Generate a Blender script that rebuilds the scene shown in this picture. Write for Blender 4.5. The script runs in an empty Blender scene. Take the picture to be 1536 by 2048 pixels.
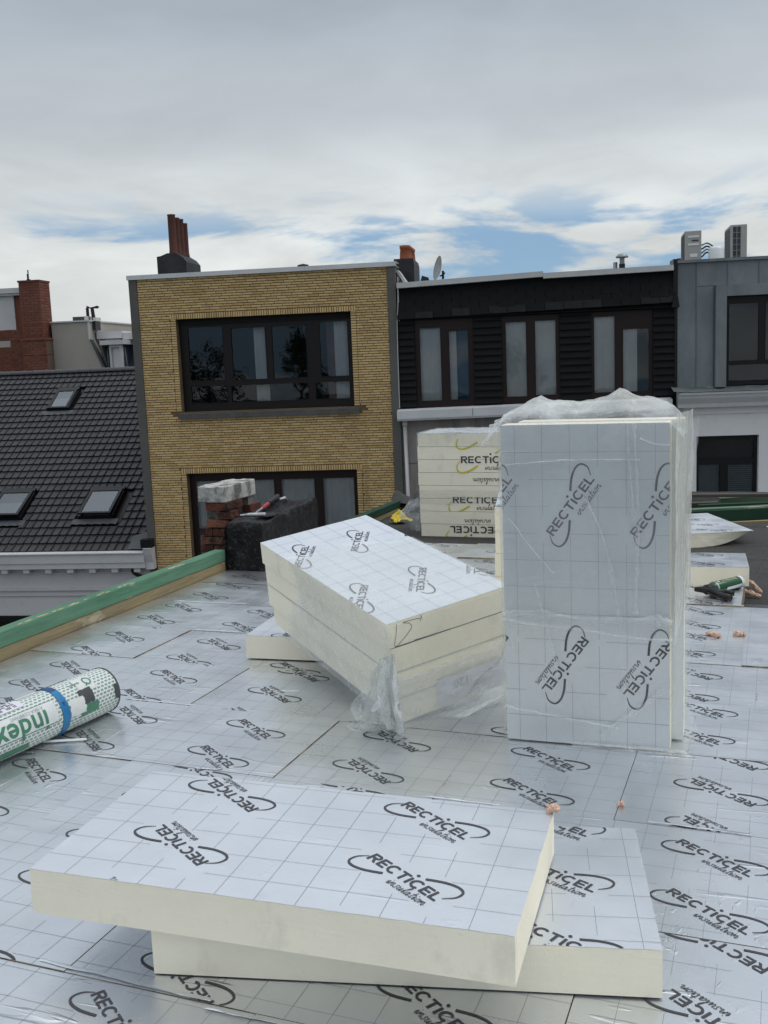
import bpy, bmesh, math, random
from mathutils import Vector, Matrix
R = math.radians
random.seed(7)
SC = bpy.context.scene
COL = SC.collection

# ------------------------------------------------------------------ camera
cam_d = bpy.data.cameras.new('camera')
cam = bpy.data.objects.new('camera', cam_d)
COL.objects.link(cam)
SC.camera = cam
PITCH, ROLL, EYE = 0.1460, -0.0403, 1.4476
fw = Vector((0, math.cos(PITCH), -math.sin(PITCH)))
up = Vector((0, math.sin(PITCH), math.cos(PITCH)))
rt = Vector((1, 0, 0))
r2 = rt * math.cos(ROLL) + up * math.sin(ROLL)
u2 = -rt * math.sin(ROLL) + up * math.cos(ROLL)
cam.matrix_world = Matrix(((r2.x, u2.x, -fw.x, 0), (r2.y, u2.y, -fw.y, 0), (r2.z, u2.z, -fw.z, EYE), (0, 0, 0, 1)))
cam_d.sensor_fit = 'VERTICAL'
cam_d.sensor_height = 36
cam_d.sensor_width = 27
cam_d.lens = 36 * 2027.25 / 2048
cam_d.clip_start = 0.05
cam_d.clip_end = 2000

# ------------------------------------------------------------------ light, sky, exposure
SUN_EL, SUN_AZ = R(62), R(98)          # azimuth clockwise from +Y (the viewing direction)
world = bpy.data.worlds.new('World')
SC.world = world
world.use_nodes = True
wn, wl = world.node_tree.nodes, world.node_tree.links
wn.clear()


def N(nodes, t, **k):
    n = nodes.new(t)
    for a, b in k.items():
        setattr(n, a, b)
    return n


def wm(op, a, b=None, c=None):
    n = N(wn, 'ShaderNodeMath', operation=op)
    for i, v in enumerate((a, b, c)):
        if v is None:
            continue
        if isinstance(v, (int, float)):
            n.inputs[i].default_value = v
        else:
            wl.new(v, n.inputs[i])
    return n.outputs[0]


tc = N(wn, 'ShaderNodeTexCoord')
sep = N(wn, 'ShaderNodeSeparateXYZ')
wl.new(tc.outputs['Generated'], sep.inputs[0])
zz = wm('MAXIMUM', sep.outputs[2], 0.0)

def wnoise(scale, det, rough, off, dist=0.0):
    mp = N(wn, 'ShaderNodeMapping')
    mp.inputs['Location'].default_value = off
    mp.inputs['Scale'].default_value = scale
    wl.new(tc.outputs['Generated'], mp.inputs[0])
    n = N(wn, 'ShaderNodeTexNoise')
    n.inputs['Scale'].default_value = 1.0
    n.inputs['Detail'].default_value = det
    n.inputs['Roughness'].default_value = rough
    n.inputs['Distortion'].default_value = dist
    wl.new(mp.outputs[0], n.inputs['Vector'])
    return n.outputs['Fac']


def wramp(fac, stops, interp='EASE'):
    r = N(wn, 'ShaderNodeValToRGB')
    r.color_ramp.interpolation = interp
    e = r.color_ramp.elements
    while len(e) < len(stops):
        e.new(0.5)
    for el, (p, c) in zip(e, stops):
        el.position = p
        el.color = (c[0], c[1], c[2], 1)
    wl.new(fac, r.inputs[0])
    return r.outputs['Color']


sky = N(wn, 'ShaderNodeTexSky', sky_type='NISHITA')
sky.sun_disc = False
sky.sun_elevation = SUN_EL
sky.sun_rotation = SUN_AZ
sky.air_density = 1.0
sky.dust_density = 0.6
sky.ozone_density = 2.0
sk_s = N(wn, 'ShaderNodeVectorMath', operation='SCALE')
wl.new(sky.outputs[0], sk_s.inputs[0])
sk_s.inputs['Scale'].default_value = 0.105
# overcast deck: luminance rises from the grey band towards the zenith; bright broken cloud low down
deck = wramp(zz, [(0.0, (.60, .63, .63)), (.075, (.64, .67, .66)), (.125, (.64, .67, .67)), (.165, (.55, .585, .60)), (.23, (.46, .50, .54)), (.33, (.385, .445, .51)), (.6, (.64, .70, .78)), (1.0, (1.0, 1.06, 1.13))], 'EASE')
n_big = wnoise((2.2, 2.2, 6.5), 6, .50, (3.1, 1.7, .4), .35)
n_sml = wnoise((6.5, 6.5, 22), 8, .56, (8.3, 4.4, .2), .5)
lowt = N(wn, 'ShaderNodeMapRange', interpolation_type='SMOOTHSTEP')      # small puffs show low down, the deck above is smooth
wl.new(zz, lowt.inputs['Value'])
lowt.inputs['From Min'].default_value = .24
lowt.inputs['From Max'].default_value = .12
lowt.inputs['To Min'].default_value = .22
tone = wm('ADD', wm('MULTIPLY', wm('SUBTRACT', n_big, .5), .72), wm('MULTIPLY', wm('MULTIPLY', wm('SUBTRACT', n_sml, .5), .75), lowt.outputs[0]))
tone = wm('ADD', tone, 1.0)
dk = N(wn, 'ShaderNodeVectorMath', operation='SCALE')
wl.new(deck, dk.inputs[0])
wl.new(tone, dk.inputs['Scale'])
# gaps of blue between the broken clouds, only low over the roofs
n_gap = wnoise((3.0, 3.0, 13), 7, .55, (1.3, 7.7, .0), .35)
band = N(wn, 'ShaderNodeMapRange', interpolation_type='SMOOTHSTEP')
wl.new(zz, band.inputs['Value'])
band.inputs['From Min'].default_value = .175
band.inputs['From Max'].default_value = .115
lowb = N(wn, 'ShaderNodeMapRange', interpolation_type='SMOOTHSTEP')
wl.new(zz, lowb.inputs['Value'])
lowb.inputs['From Min'].default_value = .085
lowb.inputs['From Max'].default_value = .03
lowb.inputs['To Max'].default_value = .075
n_gap = wm('ADD', n_gap, lowb.outputs[0])
gapv = wm('ADD', n_gap, wm('MULTIPLY', wm('SUBTRACT', n_sml, .5), .22))
gap = N(wn, 'ShaderNodeMapRange', interpolation_type='SMOOTHSTEP')
wl.new(gapv, gap.inputs['Value'])
gap.inputs['From Min'].default_value = .50
gap.inputs['From Max'].default_value = .585
gapm = wm('MULTIPLY', wm('MULTIPLY', gap.outputs[0], band.outputs[0]), .92)
mix = N(wn, 'ShaderNodeMix', data_type='RGBA')
wl.new(gapm, mix.inputs['Factor'])
wl.new(dk.outputs[0], mix.inputs['A'])
blue = N(wn, 'ShaderNodeMix', data_type='RGBA')
blue.inputs['Factor'].default_value = .75
wl.new(sk_s.outputs[0], blue.inputs['A'])
blue.inputs['B'].default_value = (.17, .335, .545, 1)
wl.new(blue.outputs['Result'], mix.inputs['B'])
bg = N(wn, 'ShaderNodeBackground')
wl.new(mix.outputs['Result'], bg.inputs['Color'])
bg.inputs['Strength'].default_value = 1.0
wo = N(wn, 'ShaderNodeOutputWorld')
wl.new(bg.outputs[0], wo.inputs[0])

sun_d = bpy.data.lights.new('sun', 'SUN')
sun_d.energy = 0.9
sun_d.angle = R(25)
sun_d.color = (1.0, .965, .91)
sun = bpy.data.objects.new('sun', sun_d)
COL.objects.link(sun)
sd = Vector((math.sin(SUN_AZ) * math.cos(SUN_EL), math.cos(SUN_AZ) * math.cos(SUN_EL), math.sin(SUN_EL)))
sun.rotation_euler = sd.to_track_quat('Z', 'Y').to_euler()
sun.location = sd * 30

vs = SC.view_settings
vs.view_transform = 'Standard'
vs.look = 'None'
vs.exposure = 0.12
vs.gamma = 1.0
vs.use_curve_mapping = False
SC.cycles.max_bounces = 8
SC.cycles.transparent_max_bounces = 24
SC.cycles.use_denoising = True

# ------------------------------------------------------------------ helpers


def tag(o, label=None, cat=None, group=None, kind=None):
    if label: o['label'] = label
    if cat: o['category'] = cat
    if group: o['group'] = group
    if kind: o['kind'] = kind
    return o


def empty(name, loc=(0, 0, 0), rot=(0, 0, 0), parent=None):
    o = bpy.data.objects.new(name, None)
    o.empty_display_size = .1
    COL.objects.link(o)
    o.location = loc
    o.rotation_euler = rot
    o.parent = parent
    return o


class MB:
    """collects polygons of one mesh"""

    def __init__(s):
        s.v, s.f, s.m, s.uv = [], [], [], []

    def face(s, pts, mi=0, uv=None):
        i = len(s.v)
        s.v.extend([tuple(p) for p in pts])
        s.f.append(tuple(range(i, i + len(pts))))
        s.m.append(mi)
        s.uv.append(uv)

    def box(s, x0, x1, y0, y1, z0, z1, mi=0, M=None, skip='', mats=None):
        c = [Vector(p) for p in ((x0, y0, z0), (x1, y0, z0), (x1, y1, z0), (x0, y1, z0), (x0, y0, z1), (x1, y0, z1), (x1, y1, z1), (x0, y1, z1))]
        if M is not None:
            c = [M @ p for p in c]
        i = len(s.v)
        s.v.extend([tuple(p) for p in c])
        F = {'b': (0, 3, 2, 1), 't': (4, 5, 6, 7), 'f': (0, 1, 5, 4), 'k': (2, 3, 7, 6), 'l': (3, 0, 4, 7), 'r': (1, 2, 6, 5)}
        for k, q in F.items():
            if k in skip:
                continue
            s.f.append(tuple(i + a for a in q))
            s.m.append(mats.get(k, mi) if mats else mi)
            s.uv.append(None)
        return s

    def prism(s, prof, a0, a1, fn, mi=0, caps=True):
        """profile polygon (p,q), extruded from a0 to a1; fn(a,p,q)->xyz"""
        n = len(prof)
        i = len(s.v)
        for a in (a0, a1):
            s.v.extend([tuple(fn(a, p, q)) for p, q in prof])
        for k in range(n):
            l = (k + 1) % n
            s.f.append((i + k, i + l, i + n + l, i + n + k)); s.m.append(mi); s.uv.append(None)
        if caps:
            s.f.append(tuple(i + k for k in reversed(range(n)))); s.m.append(mi); s.uv.append(None)
            s.f.append(tuple(i + n + k for k in range(n))); s.m.append(mi); s.uv.append(None)
        return s

    def tube(s, pts, rad, seg=10, mi=0, cap=True):
        pts = [Vector(p) for p in pts]
        if not isinstance(rad, (list, tuple)):
            rad = [rad] * len(pts)
        i0 = len(s.v)
        t = (pts[1] - pts[0]).normalized()
        a = t.orthogonal().normalized()
        for k, p in enumerate(pts):
            if k == 0: d = pts[1] - pts[0]
            elif k == len(pts) - 1: d = pts[-1] - pts[-2]
            else: d = (pts[k + 1] - pts[k - 1])
            d.normalize()
            a = (a - d * a.dot(d)).normalized()
            b = d.cross(a)
            for j in range(seg):
                w = 2 * math.pi * j / seg
                s.v.append(tuple(p + (a * math.cos(w) + b * math.sin(w)) * rad[k]))
        for k in range(len(pts) - 1):
            for j in range(seg):
                l = (j + 1) % seg
                s.f.append((i0 + k * seg + j, i0 + k * seg + l, i0 + (k + 1) * seg + l, i0 + (k + 1) * seg + j)); s.m.append(mi); s.uv.append(None)
        if cap:
            s.f.append(tuple(i0 + j for j in reversed(range(seg)))); s.m.append(mi); s.uv.append(None)
            e = i0 + (len(pts) - 1) * seg
            s.f.append(tuple(e + j for j in range(seg))); s.m.append(mi); s.uv.append(None)
        return s

    def lathe(s, prof, seg=20, mi=0, M=None):
        """prof list of (r,z) about local Z"""
        i0 = len(s.v)
        for r, z in prof:
            for j in range(seg):
                w = 2 * math.pi * j / seg
                p = Vector((r * math.cos(w), r * math.sin(w), z))
                if M is not None: p = M @ p
                s.v.append(tuple(p))
        for k in range(len(prof) - 1):
            for j in range(seg):
                l = (j + 1) % seg
                s.f.append((i0 + k * seg + j, i0 + k * seg + l, i0 + (k + 1) * seg + l, i0 + (k + 1) * seg + j)); s.m.append(mi); s.uv.append(None)
        return s

    def grid(s, nu, nv, fn, mi=0, uvs=True):
        i0 = len(s.v)
        for a in range(nu + 1):
            for b in range(nv + 1):
                s.v.append(tuple(fn(a / nu, b / nv)))
        for a in range(nu):
            for b in range(nv):
                q = i0 + a * (nv + 1) + b
                s.f.append((q, q + nv + 1, q + nv + 2, q + 1)); s.m.append(mi)
                s.uv.append([(a / nu, b / nv), ((a + 1) / nu, b / nv), ((a + 1) / nu, (b + 1) / nv), (a / nu, (b + 1) / nv)])
        return s

    def mesh(s, name, mats, smooth=False):
        me = bpy.data.meshes.new(name)
        me.from_pydata(s.v, [], s.f)
        if not isinstance(mats, (list, tuple)):
            mats = [mats]
        for m in mats:
            me.materials.append(m)
        me.polygons.foreach_set('material_index', s.m)
        if any(u is not None for u in s.uv):
            uvl = me.uv_layers.new(name='UVMap')
            li = 0
            for f, u in zip(s.f, s.uv):
                for k in range(len(f)):
                    if u is not None:
                        uvl.data[li].uv = u[k]
                    li += 1
        if smooth:
            me.polygons.foreach_set('use_smooth', [True] * len(me.polygons))
        me.update()
        return me

    def build(s, name, mats, parent=None, loc=(0, 0, 0), rot=(0, 0, 0), smooth=False):
        o = bpy.data.objects.new(name, s.mesh(name, mats, smooth))
        COL.objects.link(o)
        o.location = loc
        o.rotation_euler = rot
        o.parent = parent
        return o


def inst(name, me, parent=None, loc=(0, 0, 0), rot=(0, 0, 0), scale=(1, 1, 1)):
    o = bpy.data.objects.new(name, me)
    COL.objects.link(o)
    o.location = loc
    o.rotation_euler = rot
    o.scale = scale
    o.parent = parent
    return o


def bevel(o, w, seg=2):
    b = o.modifiers.new('bevel', 'BEVEL')
    b.width = w
    b.segments = seg
    b.limit_method = 'ANGLE'
    b.angle_limit = R(40)
    return o


def hash1(*a):
    x = math.sin(sum((i + 1) * 12.9898 * v for i, v in enumerate(a)) + 4.1) * 43758.5453
    return x - math.floor(x)


def vnoise(x, y, seed=0.0):
    xi, yi = math.floor(x), math.floor(y)
    fx, fy = x - xi, y - yi
    fx, fy = fx * fx * (3 - 2 * fx), fy * fy * (3 - 2 * fy)
    h = lambda i, j: hash1(xi + i, yi + j, seed)
    return (h(0, 0) * (1 - fx) + h(1, 0) * fx) * (1 - fy) + (h(0, 1) * (1 - fx) + h(1, 1) * fx) * fy - .5


def fbm(x, y, seed=0, o=4):
    return sum(vnoise(x * 2 ** k, y * 2 ** k, seed + k) / 2 ** k for k in range(o))


# ------------------------------------------------------------------ materials
class Mat:
    def __init__(s, name, color=(.5, .5, .5), rough=.6, metal=0.0, spec=None):
        s.m = bpy.data.materials.new(name)
        s.m.use_nodes = True
        s.n, s.l = s.m.node_tree.nodes, s.m.node_tree.links
        s.b = s.n['Principled BSDF']
        s.out = s.n['Material Output']
        s.b.inputs['Base Color'].default_value = (*color, 1)
        s.b.inputs['Roughness'].default_value = rough
        s.b.inputs['Metallic'].default_value = metal
        if spec is not None:
            s.b.inputs['Specular IOR Level'].default_value = spec
        s.color = color
        s.col = None
        s.hts = []

    def coord(s, kind='Object', scale=(1, 1, 1), rot=(0, 0, 0), rand=True):
        t = s.n.new('ShaderNodeTexCoord')
        mp = s.n.new('ShaderNodeMapping')
        mp.inputs['Scale'].default_value = scale
        mp.inputs['Rotation'].default_value = rot
        src = t.outputs[kind]
        if rand and kind == 'Object':
            oi = s.n.new('ShaderNodeObjectInfo')
            ad = s.n.new('ShaderNodeVectorMath'); ad.operation = 'MULTIPLY_ADD'
            cb = s.n.new('ShaderNodeCombineXYZ')
            for i in range(3): s.l.new(oi.outputs['Random'], cb.inputs[i])
            s.l.new(cb.outputs[0], ad.inputs[0])
            ad.inputs[1].default_value = (37, 53, 71)
            s.l.new(src, ad.inputs[2])
            src = ad.outputs[0]
        s.l.new(src, mp.inputs[0])
        return mp.outputs[0]

    def noise(s, scale=5, det=5, rough=.55, vec=None, dist=0, **k):
        n = s.n.new('ShaderNodeTexNoise')
        n.inputs['Scale'].default_value = scale
        n.inputs['Detail'].default_value = det
        n.inputs['Roughness'].default_value = rough
        n.inputs['Distortion'].default_value = dist
        s.l.new(vec if vec is not None else s.coord(**k), n.inputs['Vector'])
        return n.outputs['Fac']

    def voro(s, scale=5, vec=None, feature='F1', out='Distance', **k):
        n = s.n.new('ShaderNodeTexVoronoi')
        n.feature = feature
        n.inputs['Scale'].default_value = scale
        s.l.new(vec if vec is not None else s.coord(**k), n.inputs['Vector'])
        return n.outputs[out]

    def ramp(s, fac, a, b, va=0.0, vb=1.0):
        n = s.n.new('ShaderNodeMapRange')
        s.l.new(fac, n.inputs['Value'])
        n.inputs['From Min'].default_value = a
        n.inputs['From Max'].default_value = b
        n.inputs['To Min'].default_value = va
        n.inputs['To Max'].default_value = vb
        return n.outputs[0]

    def math(s, op, a, b):
        n = s.n.new('ShaderNodeMath')
        n.operation = op
        for i, v in enumerate((a, b)):
            if isinstance(v, (int, float)): n.inputs[i].default_value = v
            else: s.l.new(v, n.inputs[i])
        return n.outputs[0]

    def mixc(s, fac, c):
        """blend the colour so far towards colour c by fac"""
        n = s.n.new('ShaderNodeMix')
        n.data_type = 'RGBA'
        if isinstance(fac, (int, float)): n.inputs['Factor'].default_value = fac
        else: s.l.new(fac, n.inputs['Factor'])
        if s.col is None: n.inputs['A'].default_value = (*s.color, 1)
        else: s.l.new(s.col, n.inputs['A'])
        if isinstance(c, tuple): n.inputs['B'].default_value = (*c, 1)
        else: s.l.new(c, n.inputs['B'])
        s.col = n.outputs['Result']
        s.l.new(s.col, s.b.inputs['Base Color'])
        return s

    def island(s):
        g = s.n.new('ShaderNodeNewGeometry')
        oi = s.n.new('ShaderNodeObjectInfo')
        return s.math('FRACT', s.math('ADD', g.outputs['Random Per Island'], oi.outputs['Random']), 0)

    def bump(s, h, dist=.002, strength=1.0):
        n = s.n.new('ShaderNodeBump')
        n.inputs['Strength'].default_value = strength
        n.inputs['Distance'].default_value = dist
        s.l.new(h, n.inputs['Height'])
        if s.hts: s.l.new(s.hts[-1], n.inputs['Normal'])
        s.hts.append(n.outputs[0])
        s.l.new(n.outputs[0], s.b.inputs['Normal'])
        return s

    def roughv(s, v):
        s.l.new(v, s.b.inputs['Roughness'])
        return s


M = {}


def foil(name, wr=1.0, rough=.34, k=1.0):
    a = Mat(name, (.815 * k, .84 * k, .868 * k), rough, .93)
    a.mixc(a.ramp(a.noise(2.2, 4), .35, .7), (.76 * k, .785 * k, .812 * k))
    if k < 1: a.mixc(a.ramp(a.noise(1.1, 6, .65), .52, .72, 0, .5), (.56, .575, .585)); a.mixc(a.ramp(a.noise(5, 6, .7), .60, .74, 0, .35), (.50, .505, .50))
    a.mixc(a.ramp(a.noise(30, 4), .62, .8, 0, .35), (.62, .64, .66))
    a.roughv(a.ramp(a.noise(3.5, 5), .3, .75, rough - .06, rough + .12))
    dents = a.ramp(a.noise(34, 2, vec=a.coord(scale=(1, .5, 1), rot=(0, 0, .5)), dist=.7), .60, .80)
    creas = a.ramp(a.noise(7, 2, .5, vec=a.coord(scale=(.35, 2.6, 1), rot=(0, 0, -.5)), dist=.9), .62, .70)
    creas2 = a.ramp(a.noise(6, 2, .5, vec=a.coord(scale=(2.8, .3, 1), rot=(0, 0, .25)), dist=.8), .63, .70)
    msk = a.ramp(a.noise(2.0, 2), .50, .68)
    a.bump(a.math('MULTIPLY', dents, msk), .0022 * wr)
    a.bump(a.math('MULTIPLY', creas, a.ramp(a.noise(2.3, 2), .50, .66)), .0030 * wr)
    a.bump(a.math('MULTIPLY', creas2, a.ramp(a.noise(2.7, 2), .54, .68)), .0024 * wr)
    a.bump(a.noise(2.6, 2), .007 * wr)
    a.bump(a.noise(160, 2), .0003)
    return a.m


M['foil'] = foil('foil_facing', 1.05, .31, .92)
M['foil_new'] = foil('foil_facing_smooth', .30, .40)
a = Mat('pir_foam', (.95, .885, .715), .85, spec=.2)
a.mixc(a.ramp(a.noise(7, 5), .4, .75, 0, .6), (.875, .81, .655))
a.mixc(a.ramp(a.noise(5.5, 6, .65, vec=a.coord(scale=(1, 1, .6))), .57, .72, 0, .38), (.52, .485, .41))
a.mixc(a.ramp(a.noise(38, 3), .68, .78, 0, .3), (.5, .48, .40))
a.bump(a.noise(22, 5, .6, vec=a.coord(scale=(1, 1, 1), rot=(0, .6, .4)), dist=.4), .0016)
a.bump(a.ramp(a.noise(85, 3), .58, .78), .0004)
a.bump(a.noise(9, 5, .65, vec=a.coord(scale=(.25, 1, 3), rot=(0, .5, .3)), dist=.5), .0016)
a.bump(a.noise(260, 2), .0004)
M['foam'] = a.m
a = Mat('dark_foam', (.34, .29, .20), .9, spec=.2); a.mixc(a.ramp(a.noise(9, 5), .42, .6), (.10, .085, .06)); M['joint_foam'] = a.m  # edges of the laid boards, coloured darker so the joints read dark
a = Mat('print_ink', (.045, .045, .052), .5); M['ink'] = a.m
a = Mat('grid_ink', (.22, .23, .25), .5); M['grid'] = a.m
a = Mat('faded_ink', (.38, .39, .41), .5); M['faint'] = a.m
a = Mat('yellow_ink', (.62, .52, .03), .6); M['yink'] = a.m
a = Mat('bitumen', (.040, .039, .037), .93, spec=.25)
a.mixc(a.ramp(a.noise(120, 2), .5, .62), (.085, .083, .08))
a.mixc(a.ramp(a.noise(420, 1), .64, .72, 0, .7), (.22, .215, .205))
a.mixc(a.ramp(a.noise(1.6, 5), .5, .8, 0, .5), (.03, .03, .03))
a.bump(a.noise(260, 2), .0022); a.bump(a.noise(6, 4), .012)
M['bitumen'] = a.m
a = Mat('tar', (.005, .005, .0055), .5, spec=.22)
a.mixc(a.ramp(a.noise(9, 6, .7, vec=a.coord(scale=(1, 1, .45))), .55, .70, 0, .8), (.035, .034, .032))
a.mixc(a.ramp(a.noise(38, 4, .7), .56, .70, 0, .75), (.085, .082, .078))
a.roughv(a.ramp(a.noise(7, 4), .35, .7, .28, .8))
a.bump(a.noise(7, 5, .65), .05); a.bump(a.noise(40, 4), .008)
M['tar'] = a.m


def wood(name, c, c2, c3, rough=.75):
    a = Mat(name, c, rough, spec=.3)
    g = a.noise(6, 6, .6, vec=a.coord(scale=(.35, 7, 7)), dist=1.2)
    a.mixc(a.ramp(g, .35, .7), c2)
    a.mixc(a.ramp(a.noise(1.2, 4), .45, .75, 0, .6), c3)
    a.mixc(a.ramp(a.noise(3.1, 5, .6, vec=a.coord(scale=(.7, 2, 2))), .645, .71, 0, .7), (.46, .40, .29))
    a.bump(g, .003)
    return a.m


M['wood'] = wood('raw_timber', (.30, .235, .125), (.19, .145, .078), (.15, .14, .095))
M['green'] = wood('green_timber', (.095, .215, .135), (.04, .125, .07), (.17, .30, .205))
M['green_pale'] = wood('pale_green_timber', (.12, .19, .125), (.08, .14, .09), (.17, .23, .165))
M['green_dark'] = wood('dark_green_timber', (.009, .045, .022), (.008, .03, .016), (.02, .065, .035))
M['wood_grey'] = wood('weathered_timber', (.075, .065, .055), (.05, .043, .038), (.11, .095, .08))

a = Mat('yellow_brick', (.62, .44, .205), .72, spec=.3)
i = a.island()
a.mixc(a.ramp(i, 0, .5, .8, 0), (.45, .295, .12))
a.mixc(a.ramp(i, .6, 1, 0, .8), (.64, .48, .25))
a.mixc(a.ramp(i, .93, .95, 0, .45), (.36, .22, .12))
a.mixc(a.ramp(a.noise(.9, 6, .6, rand=False), .52, .74, 0, .55), (.34, .23, .105))
a.mixc(a.ramp(a.noise(1.3, 5, .6, vec=a.coord(scale=(2.2, 2.2, .22), rand=False)), .56, .72, 0, .45), (.27, .19, .10))
a.bump(a.noise(60, 3), .003)
M['ybrick'] = a.m
a = Mat('dark_mortar', (.15, .105, .052), .95); a.mixc(a.ramp(a.noise(3, 4), .4, .7), (.10, .072, .04)); M['mortar'] = a.m
a = Mat('red_brick', (.165, .052, .030), .9, spec=.2)
i = a.island()
a.mixc(a.ramp(i, 0, 1), (.13, .045, .03)); a.mixc(a.ramp(i, .8, 1, 0, .8), (.28, .12, .08))
a.mixc(a.ramp(a.noise(5, 6, .7, rand=True), .43, .58, 0, .95), (.024, .022, .020))
a.mixc(a.ramp(a.noise(14, 5, .7, rand=False), .64, .72, 0, .8), (.34, .32, .29))
a.bump(a.noise(40, 5), .006)
M['rbrick'] = a.m
a = Mat('far_red_brick', (.20, .075, .05), .9, spec=.2)
a.mixc(a.ramp(a.island(), 0, 1), (.13, .05, .036)); a.mixc(a.ramp(a.noise(.8, 5, rand=False), .5, .75, 0, .6), (.24, .11, .08)); M['fbrick'] = a.m
a = Mat('brown_mortar', (.13, .085, .065), .95); M['fmortar'] = a.m
a = Mat('old_mortar', (.17, .16, .145), .95); a.mixc(a.ramp(a.noise(6, 6, .7), .45, .62), (.03, .028, .027)); a.bump(a.noise(22, 5), .012); M['omortar'] = a.m


def plain(name, c, c2, rough=.8, scale=1.5, metal=0, bump=.002, bscale=30, amt=.8, lo=.4, hi=.72, stretch=(1, 1, 1)):
    a = Mat(name, c, rough, metal, spec=.3)
    a.mixc(a.ramp(a.noise(scale, 6, .62, vec=a.coord(scale=stretch)), lo, hi, 0, amt), c2)
    a.mixc(a.ramp(a.noise(scale * 9, 4), .58, .8, 0, .35), tuple(x * .7 for x in c2))
    if bump: a.bump(a.noise(bscale, 4), bump)
    return a.m


M['concrete'] = plain('concrete', (.12, .118, .108), (.085, .084, .077), .9, 1.2, bump=.004)
M['cap'] = plain('lichen_concrete', (.46, .45, .42), (.12, .118, .11), .95, 9, bump=.006, bscale=40, lo=.47, hi=.62, amt=.9, stretch=(1, 1, .6))
M['alu'] = plain('aluminium_coping', (.60, .61, .61), (.50, .51, .51), .5, 2, 0, .0)
M['pale_alu'] = plain('pale_coping', (.53, .53, .52), (.42, .42, .41), .6, 3, 0, .0, stretch=(1, 1, 3))
M['frame'] = plain('brown_frame', (.0085, .0055, .005), (.006, .0045, .0045), .45, 3, bump=0)
M['redframe'] = plain('red_brown_frame', (.016, .0058, .005), (.009, .0045, .004), .45, 3, bump=0)
M['blackframe'] = plain('black_frame', (.006, .006, .007), (.004, .004, .004), .4, 3, bump=0)
M['room'] = plain('dark_room', (.018, .017, .016), (.010, .010, .010), .9, 1, bump=0)
M['curtain'] = plain('net_curtain', (.66, .66, .65), (.52, .52, .52), .9, 2, bump=0)
M['curtain_blue'] = plain('blue_curtain', (.035, .10, .15), (.02, .07, .11), .9, 2, bump=0)
M['curtain_pink'] = plain('faded_curtain', (.20, .13, .11), (.12, .08, .07), .9, 2, bump=0)
M['sill'] = plain('bluestone_sill', (.105, .098, .092), (.055, .052, .05), .75, 3, bump=.003)
M['white'] = plain('white_paint', (.55, .545, .545), (.47, .465, .465), .6, 1.5, bump=.0005)
M['render'] = plain('grey_white_render', (.54, .53, .53), (.48, .47, .47), .85, .8, bump=.001)
M['render_r'] = plain('pale_render', (.76, .75, .745), (.68, .67, .665), .85, .7, bump=.001)
M['cream'] = plain('cream_render', (.37, .345, .30), (.32, .30, .265), .9, .8, bump=.001)
M['stained'] = plain('stained_render', (.27, .25, .225), (.13, .12, .11), .9, 1.4, bump=.003, stretch=(2.4, 2.4, .35), lo=.42, hi=.62)
M['bluegrey'] = plain('blue_grey_cladding', (.035, .045, .06), (.028, .036, .048), .6, 1, bump=0)
M['zinc'] = plain('zinc_sheet', (.235, .258, .265), (.135, .152, .16), .45, 1.7, .45, .0012, 9, stretch=(1, 1, .4), lo=.36, hi=.66)
M['zinc2'] = plain('weathered_zinc', (.20, .22, .225), (.13, .145, .15), .5, 2.2, .35, .001, 9, lo=.45, hi=.62)
M['pipe'] = plain('pale_pipe', (.52, .51, .49), (.42, .41, .39), .5, 4, bump=0)
M['pot'] = plain('clay_pot', (.115, .045, .034), (.065, .03, .026), .8, 5, bump=.002)
M['pot_orange'] = plain('orange_pot', (.32, .105, .045), (.22, .075, .035), .8, 5, bump=.002)
M['leadblack'] = plain('black_flashing', (.022, .023, .025), (.05, .05, .052), .6, 2.5, bump=.004, bscale=8)
M['lead'] = plain('lead_flashing', (.085, .092, .098), (.055, .06, .065), .55, 3, .3, .003, 12)
M['acwhite'] = plain('beige_metal_casing', (.40, .39, .365), (.35, .34, .32), .5, 2, bump=0)
M['acdark'] = plain('fin_coil', (.05, .055, .06), (.03, .035, .04), .5, 9, bump=0)
M['dish'] = plain('dish_paint', (.48, .48, .46), (.36, .36, .345), .5, 3, bump=0)
M['metal'] = plain('galvanised', (.30, .31, .32), (.2, .21, .22), .45, 4, .6, 0)
M['black'] = plain('black_plastic', (.012, .012, .014), (.02, .02, .022), .42, 6, bump=0)
M['ground'] = plain('street_asphalt', (.06, .06, .06), (.045, .045, .045), .9, .4, bump=.01)
M['slate'] = plain('slate', (.0035, .0038, .0044), (.0065, .007, .0078), .82, 2.5, bump=.003, bscale=14)
M['slate_edge'] = plain('slate_edge', (.018, .018, .019), (.009, .009, .010), .8, 5, bump=.003)
a = Mat('roof_tile', (.021, .021, .0235), .5, spec=.35)
i = a.island()
a.mixc(a.ramp(i, 0, 1), (.034, .034, .037)); a.mixc(a.ramp(a.noise(.7, 5, rand=False), .5, .75, 0, .6), (.020, .020, .022)); a.mixc(a.ramp(a.noise(2.2, 6, .7, rand=False), .64, .75, 0, .35), (.05, .055, .045))
a.bump(a.noise(40, 3), .002)
M['tile'] = a.m
a = Mat('ridge_tile', (.06, .06, .063), .6); a.mixc(a.ramp(a.noise(2, 5), .4, .7), (.04, .04, .042)); M['ridge'] = a.m
a = Mat('pink_foam', (.68, .47, .36), .8, spec=.3); a.mixc(a.ramp(a.noise(60, 3), .45, .7, 0, .7), (.78, .55, .42)); a.bump(a.noise(55, 4), .012); a.mixc(a.ramp(a.noise(25, 4), .5, .7, 0, .6), (.55, .33, .22)); M['pink'] = a.m
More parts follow.
